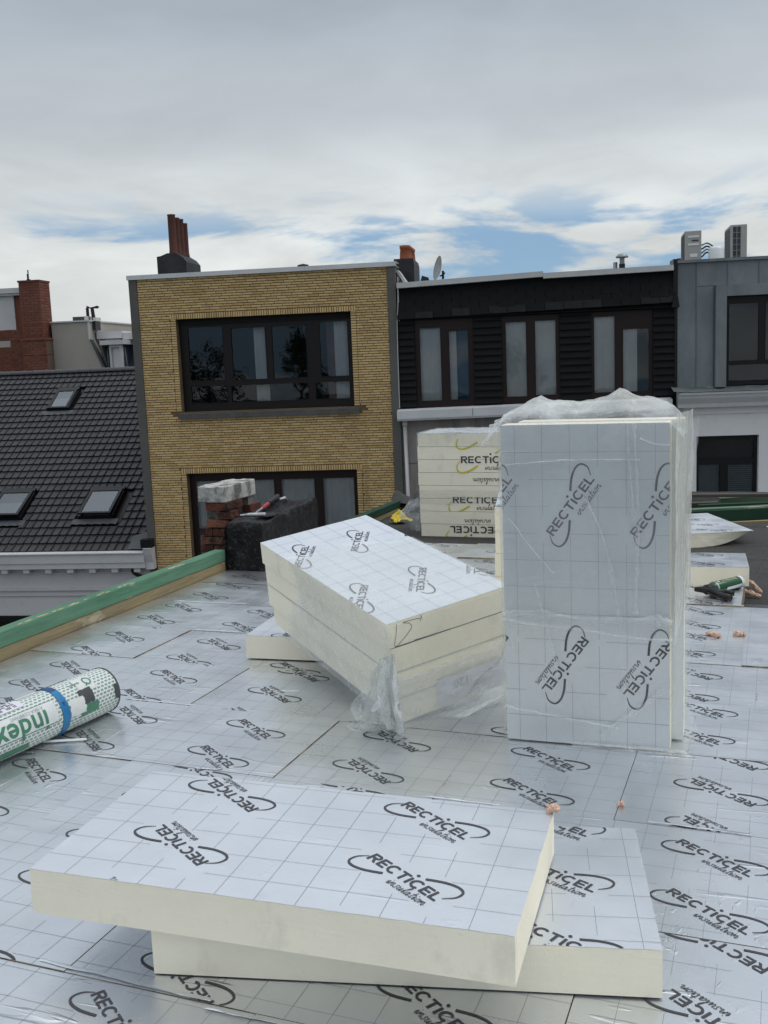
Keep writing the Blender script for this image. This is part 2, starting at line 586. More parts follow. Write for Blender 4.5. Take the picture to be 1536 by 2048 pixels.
a = Mat('yellow_plastic', (.72, .55, .02), .4); a.mixc(a.ramp(a.noise(30, 3), .45, .65), (.55, .42, .02)); a.bump(a.noise(40, 3), .004); M['yplastic'] = a.m
a = Mat('green_can', (.004, .075, .022), .25); a.mixc(a.ramp(a.noise(8, 2), .5, .7, 0, .4), (.006, .05, .018)); M['can'] = a.m
a = Mat('white_plastic', (.72, .73, .74), .4); a.mixc(a.ramp(a.noise(6, 3), .5, .8, 0, .4), (.6, .6, .6)); M['wplastic'] = a.m
a = Mat('cream_letters', (.45, .45, .33), .5); M['cream_ink'] = a.m
a = Mat('red_grip', (.32, .025, .03), .5); a.bump(a.noise(50, 2), .001); M['redgrip'] = a.m
a = Mat('steel', (.5, .5, .5), .35, .9); a.mixc(a.ramp(a.noise(25, 4), .45, .7), (.22, .2, .18)); M['steel'] = a.m
a = Mat('wrap_white', (.66, .68, .66), .45)
br = a.n.new('ShaderNodeTexBrick')
br.offset = .5
br.inputs['Scale'].default_value = 1.0
br.inputs['Color1'].default_value = (.20, .29, .25, 1); br.inputs['Color2'].default_value = (.23, .32, .28, 1); br.inputs['Mortar'].default_value = (.68, .71, .69, 1)
br.inputs['Mortar Size'].default_value = .0032; br.inputs['Brick Width'].default_value = .0215; br.inputs['Row Height'].default_value = .0150
uvn = a.n.new('ShaderNodeUVMap'); a.l.new(uvn.outputs[0], br.inputs['Vector'])
a.mixc(1.0, br.outputs['Color'])
a.bump(a.noise(18, 4), .003)
M['wrap'] = a.m
a = Mat('wrap_plain', (.66, .68, .67), .4); a.mixc(a.ramp(a.noise(20, 4), .4, .7, 0, .6), (.56, .59, .58)); a.bump(a.noise(18, 4), .003); M['wrapw'] = a.m
a = Mat('wrap_green', (.05, .19, .11), .45); a.mixc(a.ramp(a.noise(20, 4), .4, .7, 0, .4), (.08, .24, .15)); M['wrapg'] = a.m
a = Mat('wrap_blue', (.01, .16, .36), .35); a.mixc(a.ramp(a.noise(20, 4), .4, .7, 0, .4), (.015, .22, .45)); a.bump(a.noise(25, 3), .003); M['tape'] = a.m
a = Mat('tape_navy', (.012, .05, .16), .4); M['navy'] = a.m
a = Mat('membrane', (.055, .06, .068), .6); a.bump(a.noise(90, 3), .002); M['membrane'] = a.m
a = Mat('paper', (.66, .66, .72), .6); M['paper'] = a.m


def film(name, lo, hi, scale=3.0, stretch=(1, 1, .3), white=(.80, .82, .82)):
    a = Mat(name, white, .15, spec=.7)
    tr = a.n.new('ShaderNodeBsdfTransparent')
    tr.inputs[0].default_value = (.965, .97, .965, 1)
    lw = a.n.new('ShaderNodeLayerWeight'); lw.inputs['Blend'].default_value = .35
    st = a.ramp(a.noise(scale, 5, .62, vec=a.coord(scale=stretch), dist=1.4), .42, .70)
    st2 = a.ramp(a.noise(scale * 4.3, 4, .6, vec=a.coord(scale=tuple(1.3 * x for x in reversed(stretch))), dist=1.8), .56, .72)
    f = a.math('ADD', a.math('MULTIPLY', st, (hi - lo) * .6), a.math('MULTIPLY', st2, (hi - lo) * .5))
    f = a.math('ADD', f, lo)
    f = a.math('ADD', f, a.math('MULTIPLY', lw.outputs['Facing'], .28))
    f = a.math('MINIMUM', f, .9)
    a.bump(a.noise(scale * 3, 3, .5, vec=a.coord(scale=stretch), dist=1.6), .012)
    a.bump(a.noise(scale * 9, 2), .0012)
    mx = a.n.new('ShaderNodeMixShader')
    a.l.new(f, mx.inputs[0]); a.l.new(tr.outputs[0], mx.inputs[1]); a.l.new(a.b.outputs[0], mx.inputs[2])
    a.l.new(mx.outputs[0], a.out.inputs['Surface'])
    return a.m


M['film'] = film('clear_film', .035, .20)
M['film_h'] = film('clear_film_bunched', .15, .62, 3.2, (1, 1, .7))
M['film_s'] = film('clear_film_layered', .40, .88, 4.0, (1, 1, .18), (.86, .86, .80))
M['film_e'] = film('clear_film_draped', .24, .58, 2.4, (1, .5, .8))
M['film_b'] = film('clear_film_folded', .14, .5, 5, (1, 1, .8))
M['film_m'] = film('clear_film_milky', .09, .30, 2.6, (1, 1, .35))
M['film_top'] = film('clear_film_flat', .08, .27, 2.2, (.35, 1.2, 1))


def glass(name, tint, fac):
    a = Mat(name, (.02, .02, .02), .02)
    tr = a.n.new('ShaderNodeBsdfTransparent'); tr.inputs[0].default_value = (*tint, 1)
    gl = a.n.new('ShaderNodeBsdfGlossy'); gl.inputs['Roughness'].default_value = .015
    gl.inputs['Color'].default_value = (.9, .95, 1, 1)
    fr = a.n.new('ShaderNodeFresnel'); fr.inputs['IOR'].default_value = fac
    bp = a.n.new('ShaderNodeBump'); bp.inputs['Distance'].default_value = .004
    a.l.new(a.noise(.9, 2), bp.inputs['Height']); a.l.new(bp.outputs[0], gl.inputs['Normal'])
    mx = a.n.new('ShaderNodeMixShader')
    a.l.new(fr.outputs[0], mx.inputs[0]); a.l.new(tr.outputs[0], mx.inputs[1]); a.l.new(gl.outputs[0], mx.inputs[2])
    a.l.new(mx.outputs[0], a.out.inputs['Surface'])
    return a.m


M['glass'] = glass('window_glass', (.80, .83, .84), 1.55)
M['glass_sky'] = glass('skylight_glass', (.55, .6, .6), 2.2)

# ------------------------------------------------------------------ the printed logo (millimetres, text along +x)


def rect(x0, y0, x1, y1): return [(x0, y0), (x1, y0), (x1, y1), (x0, y1)]


def ring(cx, cy, rx, ry, w, a0, a1, n=14, wy=None):
    o = []
    wy = wy or w
    for k in range(n):
        t0, t1 = R(a0 + (a1 - a0) * k / n), R(a0 + (a1 - a0) * (k + 1) / n)
        o.append([(cx + rx * math.cos(t0), cy + ry * math.sin(t0)), (cx + rx * math.cos(t1), cy + ry * math.sin(t1)), (cx + (rx - w) * math.cos(t1), cy + (ry - wy) * math.sin(t1)), (cx + (rx - w) * math.cos(t0), cy + (ry - wy) * math.sin(t0))])
    return o


def ribbon(pts, wid):
    """quads along a polyline, wid a number or list"""
    n = len(pts)
    if not isinstance(wid, (list, tuple)): wid = [wid] * n
    L_, R_ = [], []
    for k in range(n):
        p, q = pts[max(0, k - 1)], pts[min(n - 1, k + 1)]
        dx, dy = q[0] - p[0], q[1] - p[1]
        l = math.hypot(dx, dy) or 1
        nx, ny = -dy / l * wid[k] / 2, dx / l * wid[k] / 2
        L_.append((pts[k][0] + nx, pts[k][1] + ny)); R_.append((pts[k][0] - nx, pts[k][1] - ny))
    return [[L_[k], R_[k], R_[k + 1], L_[k + 1]] for k in range(n - 1)]


def spline(pts, per=6):
    o = []
    n = len(pts)
    for k in range(n - 1):
        p0, p1, p2, p3 = pts[max(0, k - 1)], pts[k], pts[k + 1], pts[min(n - 1, k + 2)]
        for j in range(per):
            t = j / per
            o.append(tuple(.5 * (2 * p1[i] + (p2[i] - p0[i]) * t + (2 * p0[i] - 5 * p1[i] + 4 * p2[i] - p3[i]) * t * t + (3 * p1[i] - p0[i] - 3 * p2[i] + p3[i]) * t ** 3) for i in range(len(p1))))
    o.append(tuple(pts[-1]))
    return o


def letters(word, H=34.0, S=7.2, gap=4.6):
    polys, x = [], 0.0
    for ch in word:
        if ch == 'R':
            w = 31; r = H * .29
            polys += [rect(x, 0, x + S, H), rect(x + S, H - S * .85, x + w - r, H), rect(x + S, H - 2 * r, x + w - r, H - 2 * r + S * .85)]
            polys += ring(x + w - r, H - r, r, r, S * .9, -90, 90, 8, S * .85)
            polys += [[(x + w - r - 9, H - 2 * r), (x + w - r, H - 2 * r), (x + w + .5, 0), (x + w - 8.5, 0)]]
        elif ch == 'E':
            w = 27
            polys += [rect(x, 0, x + S, H), rect(x + S, 0, x + w, S * .85), rect(x + S, H / 2 - S * .42, x + w - 2, H / 2 + S * .42), rect(x + S, H - S * .85, x + w, H)]
        elif ch == 'C':
            w = 34
            polys += ring(x + 18.5, H / 2, 18.5, H / 2 + .6, S, 47, 313, 14, S * .88)
        elif ch == 'T':
            w = 30
            polys += [rect(x, H - S * .85, x + w, H), rect(x + w / 2 - S / 2, 0, x + w / 2 + S / 2, H - S * .85)]
        elif ch == 'i':
            w = S
            polys += [rect(x, 0, x + S, H * .86)]
            polys += [[(x + S / 2, H * 1.30)] + [(x + S / 2 + 4.9 * math.cos(2 * math.pi * (k + q) / 10), H * 1.30 + 4.9 * math.sin(2 * math.pi * (k + q) / 10)) for q in (0, 1)] for k in range(10)]
        elif ch == 'L':
            w = 25
            polys += [rect(x, 0, x + S, H), rect(x + S, 0, x + w, S * .85)]
        x += w + gap
    return polys, x - gap


SCRIPT = {
    'i': (7, [[(0, 4), (2.5, 11), (2, 1.5), (4, 0), (7, 4)], [(3.5, 15), (4.2, 16.5)]]),
    'n': (13, [[(0, 0), (2, 11), (1.4, 4), (4, 9), (7, 11), (8.2, 8), (8, 1.5), (10, 0), (13, 4)]]),
    's': (9, [[(7, 10.5), (4, 11), (2.5, 8.5), (5.6, 5), (5, 1), (1.5, 0), (0, 1.5)]]),
    'u': (13, [[(0, 9), (1.6, 11), (1.6, 3), (3.5, 0), (7, 3), (8.4, 11), (8.4, 2), (10, 0), (13, 4)]]),
    'l': (7, [[(0, 4), (4, 17), (4.6, 23), (3, 22), (2.2, 8), (3, 1), (5, 0), (7, 4)]]),
    'a': (13, [[(8, 9.5), (5, 11), (1.5, 7.5), (1.4, 2), (4, 0), (7.2, 4), (8.6, 11), (8, 2), (10, 0), (13, 4)]]),
    't': (9, [[(4, 21), (3, 9), (3.2, 1.5), (5, 0), (8, 3)], [(0, 12.5), (9, 13.5)]]),
    'o': (11, [[(5, 11), (1.5, 8), (1.2, 3), (4, 0), (7.6, 3), (7.6, 8), (5, 11), (8, 9.5), (11, 10)]]),
}


def script(word, x, y, k=1.0, w=1.9):
    polys = []
    for ch in word:
        adv, sts = SCRIPT[ch]
        for st in sts:
            pts = [(x + k * (p[0] + .22 * p[1]), y + k * p[1]) for p in st]
            polys += ribbon(spline(pts, 3), w * k)
        x += adv * k * 1.04
    return polys


SWOOSH = [(174, 47, 8.4), (215, 71, 8.2), (252, 81, 7.4), (277, 73, 6.4), (281, 47, 4.6), (263, 21, 2.4)]


def swooshes():
    s = spline(SWOOSH, 6)
    a = ribbon([(p[0], p[1]) for p in s], [p[2] for p in s])
    b = ribbon([(260 - p[0], 34 - p[1]) for p in s], [p[2] for p in s])
    return a, b


TXT, TXTW = letters('RECTiCEL')
kx = 260.0 / TXTW
TXT = [[(p[0] * kx, p[1]) for p in q] for q in TXT]
SW_A, SW_B = swooshes()
INS = script('insulation', 121, -32, 1.28, 1.75)
# centred on the middle of the word, metres
LOGO = [[((p[0] - 130) / 1000, (p[1] - 17) / 1000) for p in q] for q in TXT + SW_A + SW_B + INS]
LOGO = [q if sum(q[k][0] * q[(k + 1) % len(q)][1] - q[(k + 1) % len(q)][0] * q[k][1] for k in range(len(q))) > 0 else list(reversed(q)) for q in LOGO]


def clip(poly, x0, x1, y0, y1):
    for ax, lim, sg in ((0, x0, 1), (0, x1, -1), (1, y0, 1), (1, y1, -1)):
        out = []
        n = len(poly)
        for k in range(n):
            p, q = poly[k], poly[(k + 1) % n]
            a, b = (p[ax] - lim) * sg, (q[ax] - lim) * sg
            if a >= 0: out.append(p)
            if (a >= 0) != (b >= 0):
                t = a / (a - b)
                out.append((p[0] + (q[0] - p[0]) * t, p[1] + (q[1] - p[1]) * t))
        poly = out
        if len(poly) < 3: return []
    return poly


def stamp(mb, polys, cx, cy, ang, rc, z, fn=None, scale=1.0, mi=0):
    ca, sa = math.cos(ang) * scale, math.sin(ang) * scale
    for q in polys:
        p = [(cx + a * ca - b * sa, cy + a * sa + b * ca) for a, b in q]
        if rc: p = clip(p, *rc)
        if p:
            mb.face([(x, y, z) if fn is None else fn(x, y) for x, y in p], mi)


TA = R(-36)      # the print runs at 36 degrees to the long side of a board


def print_board(parent, x0, x1, y0, y1, u0, vR, vU, z, names=('logo_print', 'grid_lines'), stampmark=False):
    """logos and 10 cm grid clipped to a board; u0 = origin of the print, vR / vU = rows of turned and upright logos"""
    mb, cs = MB(), []
    rc = (x0 + .001, x1 - .001, y0 + .001, y1 - .001)
    for k in range(-1, 4):
        cs.append((u0 + .304, y0 + vR - .3 + .3 * k, TA + math.pi))
        cs.append((u0 + .905, y0 + vU - .3 + .3 * k, TA))
    cs = [c for c in cs if x0 - .2 < c[0] < x1 + .2 and y0 - .15 < c[1] < y1 + .15]
    for c in cs:
        stamp(mb, LOGO, *c, rc, z + .0012)
    if mb.f: mb.build(names[0], M['ink'], parent)
    g = MB()

    def free(x, y):
        for cx, cy, an in cs:
            dx, dy = x - cx, y - cy
            p, q = dx * math.cos(an) + dy * math.sin(an), -dx * math.sin(an) + dy * math.cos(an)
            if abs(p) < .165 and abs(q) < .062: return False
        return True
    w = .00048
    k = math.ceil((x0 - u0) * 10 + .05)
    while u0 + k * .1 < x1 - .005:
        x = u0 + k * .1; k += 1
        a = None
        n = 24
        for j in range(n + 1):
            y = y0 + (y1 - y0) * j / n
            ok = j < n and free(x, y + (y1 - y0) / n / 2)
            if ok and a is None: a = y
            if not ok and a is not None:
                g.face([(x - w, a, z + .0009), (x + w, a, z + .0009), (x + w, y, z + .0009), (x - w, y, z + .0009)]); a = None
    k = 1
    yo = (vU % .1)
    while y0 + yo + (k - 1) * .1 < y1 - .005:
        y = y0 + yo + (k - 1) * .1; k += 1
        if y < y0 + .004: continue
        a = None
        n = max(4, int((x1 - x0) / .025))
        for j in range(n + 1):
            x = x0 + (x1 - x0) * j / n
            ok = j < n and free(x + (x1 - x0) / n / 2, y)
            if ok and a is None: a = x
            if not ok and a is not None:
                g.face([(a, y - w, z + .0007), (x, y - w, z + .0007), (x, y + w, z + .0007), (a, y + w, z + .0007)]); a = None
    if g.f: g.build(names[1], M['grid'], parent)
    if stampmark:
        f = MB()
        for k in range(9):
            if k in (3, 6): continue
            f.face([(u0 + .60 + (.0 if k % 2 else .002), y0 + .10 + k * .011, z + .001), (u0 + .607, y0 + .10 + k * .011, z + .001), (u0 + .607, y0 + .107 + k * .011, z + .001), (u0 + .60, y0 + .107 + k * .011, z + .001)])
        f.build('batch_stamp', M['faint'], parent)


T = .117
# ------------------------------------------------------------------ ground and the roof we stand on
g = MB(); g.face([(-300, -300, 0), (300, -300, 0), (300, 300, 0), (-300, 300, 0)])
tag(g.build('ground', M['ground'], loc=(0, 0, -9.6)), kind='structure')
FA = math.atan2(-.363, .932)
# old bitumen roof, with torched laps
b = MB(); b.box(-4.05, 6.0, -3.5, 11.35, -.45, -.135)
bit = b.build('bitumen_roof', M['bitumen'], rot=(0, 0, FA)); tag(bit, kind='structure')
for k, v in enumerate((7.55, 8.02, 8.62, 9.55, 10.45)):
    s = MB()
    def lapf(a, c, v=v): return (-3.6 + 9.5 * a, v + (c - .5) * .10 + .02 * fbm(a * 14, k), -.1340 + .007 * math.sin(math.pi * c) ** .4 + .003 * fbm(a * 40, c * 3, k))
    s.grid(60, 4, lapf); s.build('bitumen_lap', M['bitumen'], bit, smooth=True)
e = MB()
e.grid(70, 6, lambda a, c: (-3.95 + 9.9 * a, 11.08 + .30 * c, -.13 + (.085 + .02 * fbm(a * 9, 3.3)) * math.sin(math.pi * min(1, c * 1.05)) ** .7 + .01 * fbm(a * 30, c * 4, 2)))
e.build('roof_edge_upstand', M['bitumen'], bit, smooth=True)
hb = MB(); hb.box(-4.0, 5.9, -3.4, 11.25, -9.55, -.452)
tag(hb.build('house', M['render'], rot=(0, 0, FA)), 'house under the flat roof, below the insulation boards', 'house')

# ------------------------------------------------------------------ the laid insulation, board by board
floor = MB()
floor.box(-3.70, 1.6, -2.2, 6.5, -.1335, -.118)
deck = floor.build('insulation_floor', M['membrane'], rot=(0, 0, FA)); tag(deck, kind='structure')
ROWS = [  # v0, v1, first joint, right end, {index: (vR, vU)}, default
    (.64, 1.245, -3.0, .9, {}, (.1, .1)),
    (1.245, 1.845, -3.48, 1.3, {}, (.18, .18)),
    (1.845, 2.45, -4.01, 1.3, {0: (.03, .024), 1: (.03, .024), 2: (.07, .148), 3: (.285, .285)}, (.1, .1)),
    (2.45, 3.05, -3.45, 1.4, {0: (.13, .13), 1: (.288, .288), 2: (.136, .136)}, (.1, .1)),
    (3.05, 3.65, -4.055, 1.5, {1: (.13, .12), 2: (.15, .137), 3: (.0, .0)}, (.1, .1)),
    (3.65, 4.22, -3.58, 1.3, {0: (.05, .05), 1: (.235, .235), 2: (.02, .21)}, (.1, .1)),
    (4.22, 4.79, -4.26, 1.2, {0: (.05, .35), 1: (.045, .04)}, (.12, .12)),
    (4.79, 5.39, -3.71, 1.2, {0: (.165, .13)}, (.2, .2)),
    (5.39, 5.94, -4.31, 1.2, {0: (.19, .19)}, (.12, .12)),
    (5.94, 6.50, -3.72, -.165, {0: (.19, .19)}, (.09, .09)),
    (6.50, 7.06, -3.38, -.165, {}, (.14, .14)),
    (7.06, 7.62, -3.38, -.9, {}, (.2, .2)),
]
for ri, (v0, v1, u0, uend, off, dfl) in enumerate(ROWS):
    k = -1
    while u0 + 1.2 * k < uend - .05:
        a0, a1 = u0 + 1.2 * k, u0 + 1.2 * (k + 1)
        L0, L1 = max(a0, -3.715), min(a1, uend)
        if ri in (7,): L0, L1 = max(a0 - .02, -3.715), min(a1 + (.055 if k == 2 else 0), uend)
        vR, vU = off.get(k, dfl)
        if L1 - L0 > .06:
            h = hash1(ri, k)
            x0, x1 = L0 + .0006 + .0013 * h, L1 - .0006 - .0013 * hash1(k, ri + 3)
            y0, y1 = v0 + .0004 + .0014 * hash1(ri, k, 5), v1 - .0004 - .0014 * hash1(ri, k, 7)
            z1 = .0022 * (hash1(ri, k, 9) - .5)
            m = MB(); m.box(x0, x1, y0, y1, -.1178, 0, mats={'t': 0}, mi=1, skip='b')
            bo = m.build('insulation_board', [M['foil'], M['joint_foam']], deck)
            bo.location.z = z1
            bo.rotation_euler = (.0022 * (hash1(ri, k, 1) - .5), .0012 * (hash1(ri, k, 2) - .5), 0)
            print_board(bo, x0, x1, y0, y1, a0, vR, vU, 0, stampmark=(ri + k) % 3 == 0)
        k += 1
# aluminium tape and lifted foil edges along some joints
TAPE = [(-2.52, 3.66, .36, 0), (-1.92, 3.055, .10, .2), (-1.45, 3.655, .12, .05), (-3.3, 5.40, .5, .04), (-2.4, 5.40, .5, -.03), (-.2, 3.06, .3, -.02), (-.95, 3.05, .25, 0), (-1.45, 1.86, .5, -.03), (-1.0, 1.83, .4, .02), (-3.1, 5.95, .7, .0), (-2.75, 3.0, .16, .1), (-2.9, 4.8, .3, .03), (-.3, 5.95, .3, 0)]
for k, (u, v, L, an) in enumerate(TAPE):
    s = MB()
    def tf(a, c, k=k, L=L): return (L * (a - .5), (c - .5) * (.010 + .008 * abs(fbm(a * 7, k, 4))) + .006 * fbm(a * 5, k), .0024 + .0035 * math.sin(math.pi * c) * (0.5 + fbm(a * 11, k + .5)))
    s.grid(26, 3, tf)
    s.build('foil_tape', M['foil'], deck, loc=(u, v, .001), rot=(0, 0, an), smooth=True)


# ------------------------------------------------------------------ loose boards
def loose_board(name, loc, rot, L=1.2, W=.6, t=T, u0=0, vR=.1, vU=.1, seed=1, mats=('foil_new', 'foam'), prt=True, parent=None):
    """origin = near left top corner; x along length, y back, z down"""
    m = MB(); m.box(0, L, 0, W, -t, -.0012, mi=1, mats={'b': 0})
    o = m.build(name, [M[mats[0]], M[mats[1]]], parent, loc, rot)
    f = MB()
    n1, n2 = int(L / .02), int(W / .02)
    def edge(a, c):
        x, y = a * L, c * W
        if c in (0, 1): y += .0022 * fbm(a * 40, seed + c * 3, 1) + (-.0006 if c == 0 else .0006)
        if a in (0, 1): x += .0018 * fbm(c * 25, seed + 7 + a, 2)
        return (x, y, 0)
    f.grid(n1, n2, edge, uvs=False); f.uv = [None] * len(f.f)
    f.build('foil_facing', M[mats[0]], o)
    if prt: print_board(o, 0, L, 0, W, u0, vR, vU, 0)
    return o


up_b = loose_board('insulation_board', (-.9052, 2.3392, .2560), (.0069, .0105, -.3048), vR=.20, vU=.182, seed=3)
# small overhang of the worn facing is left out; this board rests on the one below
tag(up_b, 'large foil-faced board on top, lying across another board in the foreground', 'insulation board')
lw_b = loose_board('insulation_board', (0, 0, 0), (0, 0, 0), vR=.03, vU=.03, u0=.06, seed=5)
yw = -.1457
lw_b.rotation_euler = (0, 0, yw)
lw_b.location = (.5846 - 1.2 * math.cos(yw), 2.1027 - 1.2 * math.sin(yw), T + .0035)
tag(lw_b, 'lower foil-faced board lying on the floor beneath the foreground board', 'insulation board')
sm_b = loose_board('insulation_board', (-.722, 4.957, T + .003), (0, 0, -.265), L=.52, W=.42, vR=.28, vU=.28, u0=-.02, seed=8)
tag(sm_b, 'short foam offcut board propping up the tilted film-wrapped pack', 'insulation board')
lr_b = loose_board('insulation_board', (0, 0, 0), (0, 0, 0), L=1.2, W=.46, vR=.12, vU=.12, u0=.0, seed=11, mats=('foil', 'foam'))
lr_b.parent = None
lr_b.rotation_euler = (0, 0, FA + .075)
c0 = Vector((2.219, 6.072, T + .004)) - Vector((math.cos(FA + .075), math.sin(FA + .075), 0)) * 1.2
lr_b.location = c0
tag(lr_b, 'foil-topped board with plain cream edge behind the foam gun', 'insulation board')
# the board with a snapped corner on the bitumen
m = MB()
prof = []
LB, WB = 1.2, 1.0
bx0 = Vector((2.982, 8.12))
ax = Vector((math.cos(.13), math.sin(.13))); ay = Vector((-math.sin(.13) * .3 + .09, .995)).normalized()
n = 40
for k in range(n):
    for side in (0,):
        pass
def brk(a, c):
    """front face of the snapped end: a along, c 0 top .. 1 bottom"""
    x = -LB + LB * a
    d = max(0, (x + .42) / .42)
    h = .115 * (1 - .96 * d ** 2.2)
    y = .004 * fbm(a * 14, c * 3, 5) * (1 if d > 0 else .1) + .05 * d * c
    z = -h * c + (.004 * fbm(a * 16, c * 3, 8) if d > 0 and c > .3 else 0)
    return (x, y, z - .001)
m.grid(60, 5, brk, mi=1, uvs=False)
m.grid(8, 6, lambda a, c: (-.004 + .0 * a, 0 + WB * c, -.001 - a * .012 - .02 * a * fbm(c * 9, 2)), mi=1, uvs=False)
m.face([(-LB, 0, -.116), (-LB, WB, -.116), (-.42, WB, -.116), (-.42, 0.0, -.116)], 1)
m.face([(-.42, 0.0, -.116), (-.42, WB, -.116), (0, WB, -.016), (0, .05, -.012)], 1)
m.face([(-LB, 0, 0), (-LB, WB, 0), (-LB, WB, -.116), (-LB, 0, -.116)], 1)
m.face([(-LB, WB, 0), (0, WB, 0), (0, WB, -.016), (-.42, WB, -.116), (-LB, WB, -.116)], 1)
m.uv = [None] * len(m.f)
bk = m.build('insulation_board', [M['foil_new'], M['foam']], loc=(2.99, 8.10, -.0185), rot=(0, 0, .0))
f = MB()
f.face([(-LB, -.002, 0), (.003, -.001, 0), (.003, WB, 0), (-LB, WB, 0)])
f.build('foil_facing', M['foil_new'], bk)
print_board(bk, -LB, 0, 0, WB, -LB - .0, .12, .12, 0)
bk.rotation_euler = (0, 0, .055)
tag(bk, 'foil board with a snapped rounded corner lying on the dark bitumen', 'insulation board')

# pile of unwrapped boards behind the upright pack
pile = ['topmost', 'second', 'third', 'fourth', 'fifth', 'bottom']
for k in range(6):
    z = .003 + .1172 * (6 - k)
    jx = .010 * (hash1(k, 4) - .5)
    o = loose_board('insulation_board', (.553 + jx, 5.03 + .008 * hash1(k, 3), z), (0, 0, -.16 + .012 * (hash1(k, 8) - .5)), L=.6, W=1.2, prt=(k == 0), vR=.1, vU=.1, u0=-.35, seed=20 + k)
    tag(o, '%s cream board of the unwrapped pile half hidden behind the upright pack' % pile[k], 'insulation board', 'pile of boards behind the upright pack')

# ------------------------------------------------------------------ film-wrapped packs
def put(o, parent, m):
    o.parent = parent
    o.matrix_basis = m
    return o


def crumple(u, v, s, k=1.0):
    return k * (.55 * fbm(u, v, s, 4) + .45 * abs(fbm(u * 1.7 + 3, v * 1.7, s + 9, 3)))


# upright pack: two boards on end with the slack bag pulled over them
tp = empty('board_pack', (.440, 3.7239, 0), (0, 0, -.334))
tag(tp, 'tall upright pack of foil boards standing on end, bagged in clear film', 'board pack')
UPM = Matrix(((0, -1, 0, .6), (0, 0, -1, 0), (1, 0, 0, .003), (0, 0, 0, 1)))
for k in range(2):
    o = loose_board('board', (0, 0, 0), (0, 0, 0), vR=.076, vU=.05, seed=40 + k, prt=(k == 0))
    put(o, tp, Matrix.Translation((.042 * k, .1185 * k, .004 * k)) @ UPM)
D2 = .236


def tall_shell(a, c):
    """a runs round the pack from the left rear over the front to the right rear, c upwards"""
    z = .005 + 1.2 * c
    per = [(-.006, D2 + .01), (-.006, -.006), (.606, -.006), (.652, D2 + .02)]
    L = [D2, .612, D2]
    t = a * sum(L)
    for i in range(3):
        if t <= L[i] + 1e-6 or i == 2:
            q = min(1, t / L[i]); p0, p1 = per[i], per[i + 1]
            x, y = p0[0] + (p1[0] - p0[0]) * q, p0[1] + (p1[1] - p0[1]) * q
            break
        t -= L[i]
    nx, ny = ((-1, 0), (0, -1), (1, 0))[i]
    w = .003 + .006 * abs(crumple(a * 14, c * 5 + a * 6, 3))
    if i == 1: w *= .8
    if i == 2:
        w += .004 + .040 * math.sin(math.pi * min(1, q * 1.6)) * .5 + .016 * abs(crumple(a * 9 + c * 2, c * 7, 5))
        w += .03 * max(0, c - .78) / .22 * q
        w += .025 * max(0, .06 - c) / .06
    if c < .03: w += .012 * hash1(int(a * 30))
    return (x + nx * w, y + ny * w, z)


s = MB(); s.grid(120, 90, tall_shell, uvs=False); s.uv = [None] * len(s.f)
s.build('film', M['film'], tp, smooth=True)
# slack upper layer whose torn hem ends above the lower row of print
s = MB()
def hem(a, c):
    z0 = .475 - .05 * a + .020 * fbm(a * 7, 2.2)
    z = z0 + (1.2 - z0) * c
    return (-.008 + .618 * a, -.0135 - .006 * abs(crumple(a * 8 + c * 3, c * 6 - a * 3, 11)) - .004 * math.exp(-((a - .70) / .02) ** 2) - .010 * math.exp(-c * 22), z)
s.grid(80, 60, hem, uvs=False); s.uv = [None] * len(s.f)
s.build('film', M['film_m'], tp, smooth=True)
def fold(pts, w, sd, mat='film_h'):
    s = MB(); sp = spline(pts, 8); n_ = len(sp) - 1
    def ff(a, c):
        k = min(n_, int(a * n_ + .5)); x, z = sp[k]
        x1, z1 = sp[min(n_, k + 1)]; x0_, z0_ = sp[max(0, k - 1)]
        l = math.hypot(x1 - x0_, z1 - z0_) or 1
        o = (c - .5) * w * (.5 + abs(fbm(a * 9, sd)) * 2.2)
        return (x - (z1 - z0_) / l * o, -.0235 - .009 * math.sin(math.pi * c) - .003 * fbm(a * 12, sd), z + (x1 - x0_) / l * o)
    s.grid(n_, 4, ff, uvs=False); s.uv = [None] * len(s.f)
    s.build('film', M[mat], tp, smooth=True)
fold([(-.005, .478), (.12, .462), (.3, .45), (.45, .432), (.61, .425)], .014, 3)
fold([(-.004, .50), (.15, .505), (.33, .49), (.55, .50), (.61, .49)], .030, 4, 'film_b')
fold([(.478, 1.205), (.486, 1.05), (.492, .9), (.487, .7), (.482, .52)], .016, 5)
fold([(.455, 1.20), (.46, 1.1), (.47, .98), (.478, .85)], .010, 6, 'film_b')
fold([(.30, .95), (.36, .82), (.40, .66), (.43, .47)], .012, 7, 'film_b')
fold([(.02, 1.06), (.25, 1.075), (.5, 1.075)], .006, 8, 'film_b')
fold([(.03, .86), (.12, .74), (.19, .66)], .006, 9, 'film_b')
fold([(.50, 1.15), (.55, 1.13), (.605, 1.125)], .006, 10)
fold([(.12, .62), (.15, .5), (.19, .34), (.2, .2)], .010, 11, 'film_b')
fold([(-.004, .14), (.1, .125), (.3, .10), (.42, .085)], .012, 12, 'film_b')
fold([(.60, .26), (.5, .17), (.40, .09), (.36, .04)], .022, 13, 'film_b')
# right-hand side: the bag hangs loose in long folds
s = MB()
def side(a, c):
    z0 = .40 + .16 * a
    z = z0 + (1.235 - z0) * c
    y = -.012 + (D2 + .035) * a
    w = .046 * a + .008 + .014 * abs(crumple(a * 3 + c * 4, c * 5 - a * 2, 17)) + .006 * c + .012 * math.sin(math.pi * min(1, a * 1.1)) * (c ** 1.5) 
    return (.606 + w, y, z)
s.grid(26, 70, side, uvs=False); s.uv = [None] * len(s.f)
s.build('film', M['film_s'], tp, smooth=True)
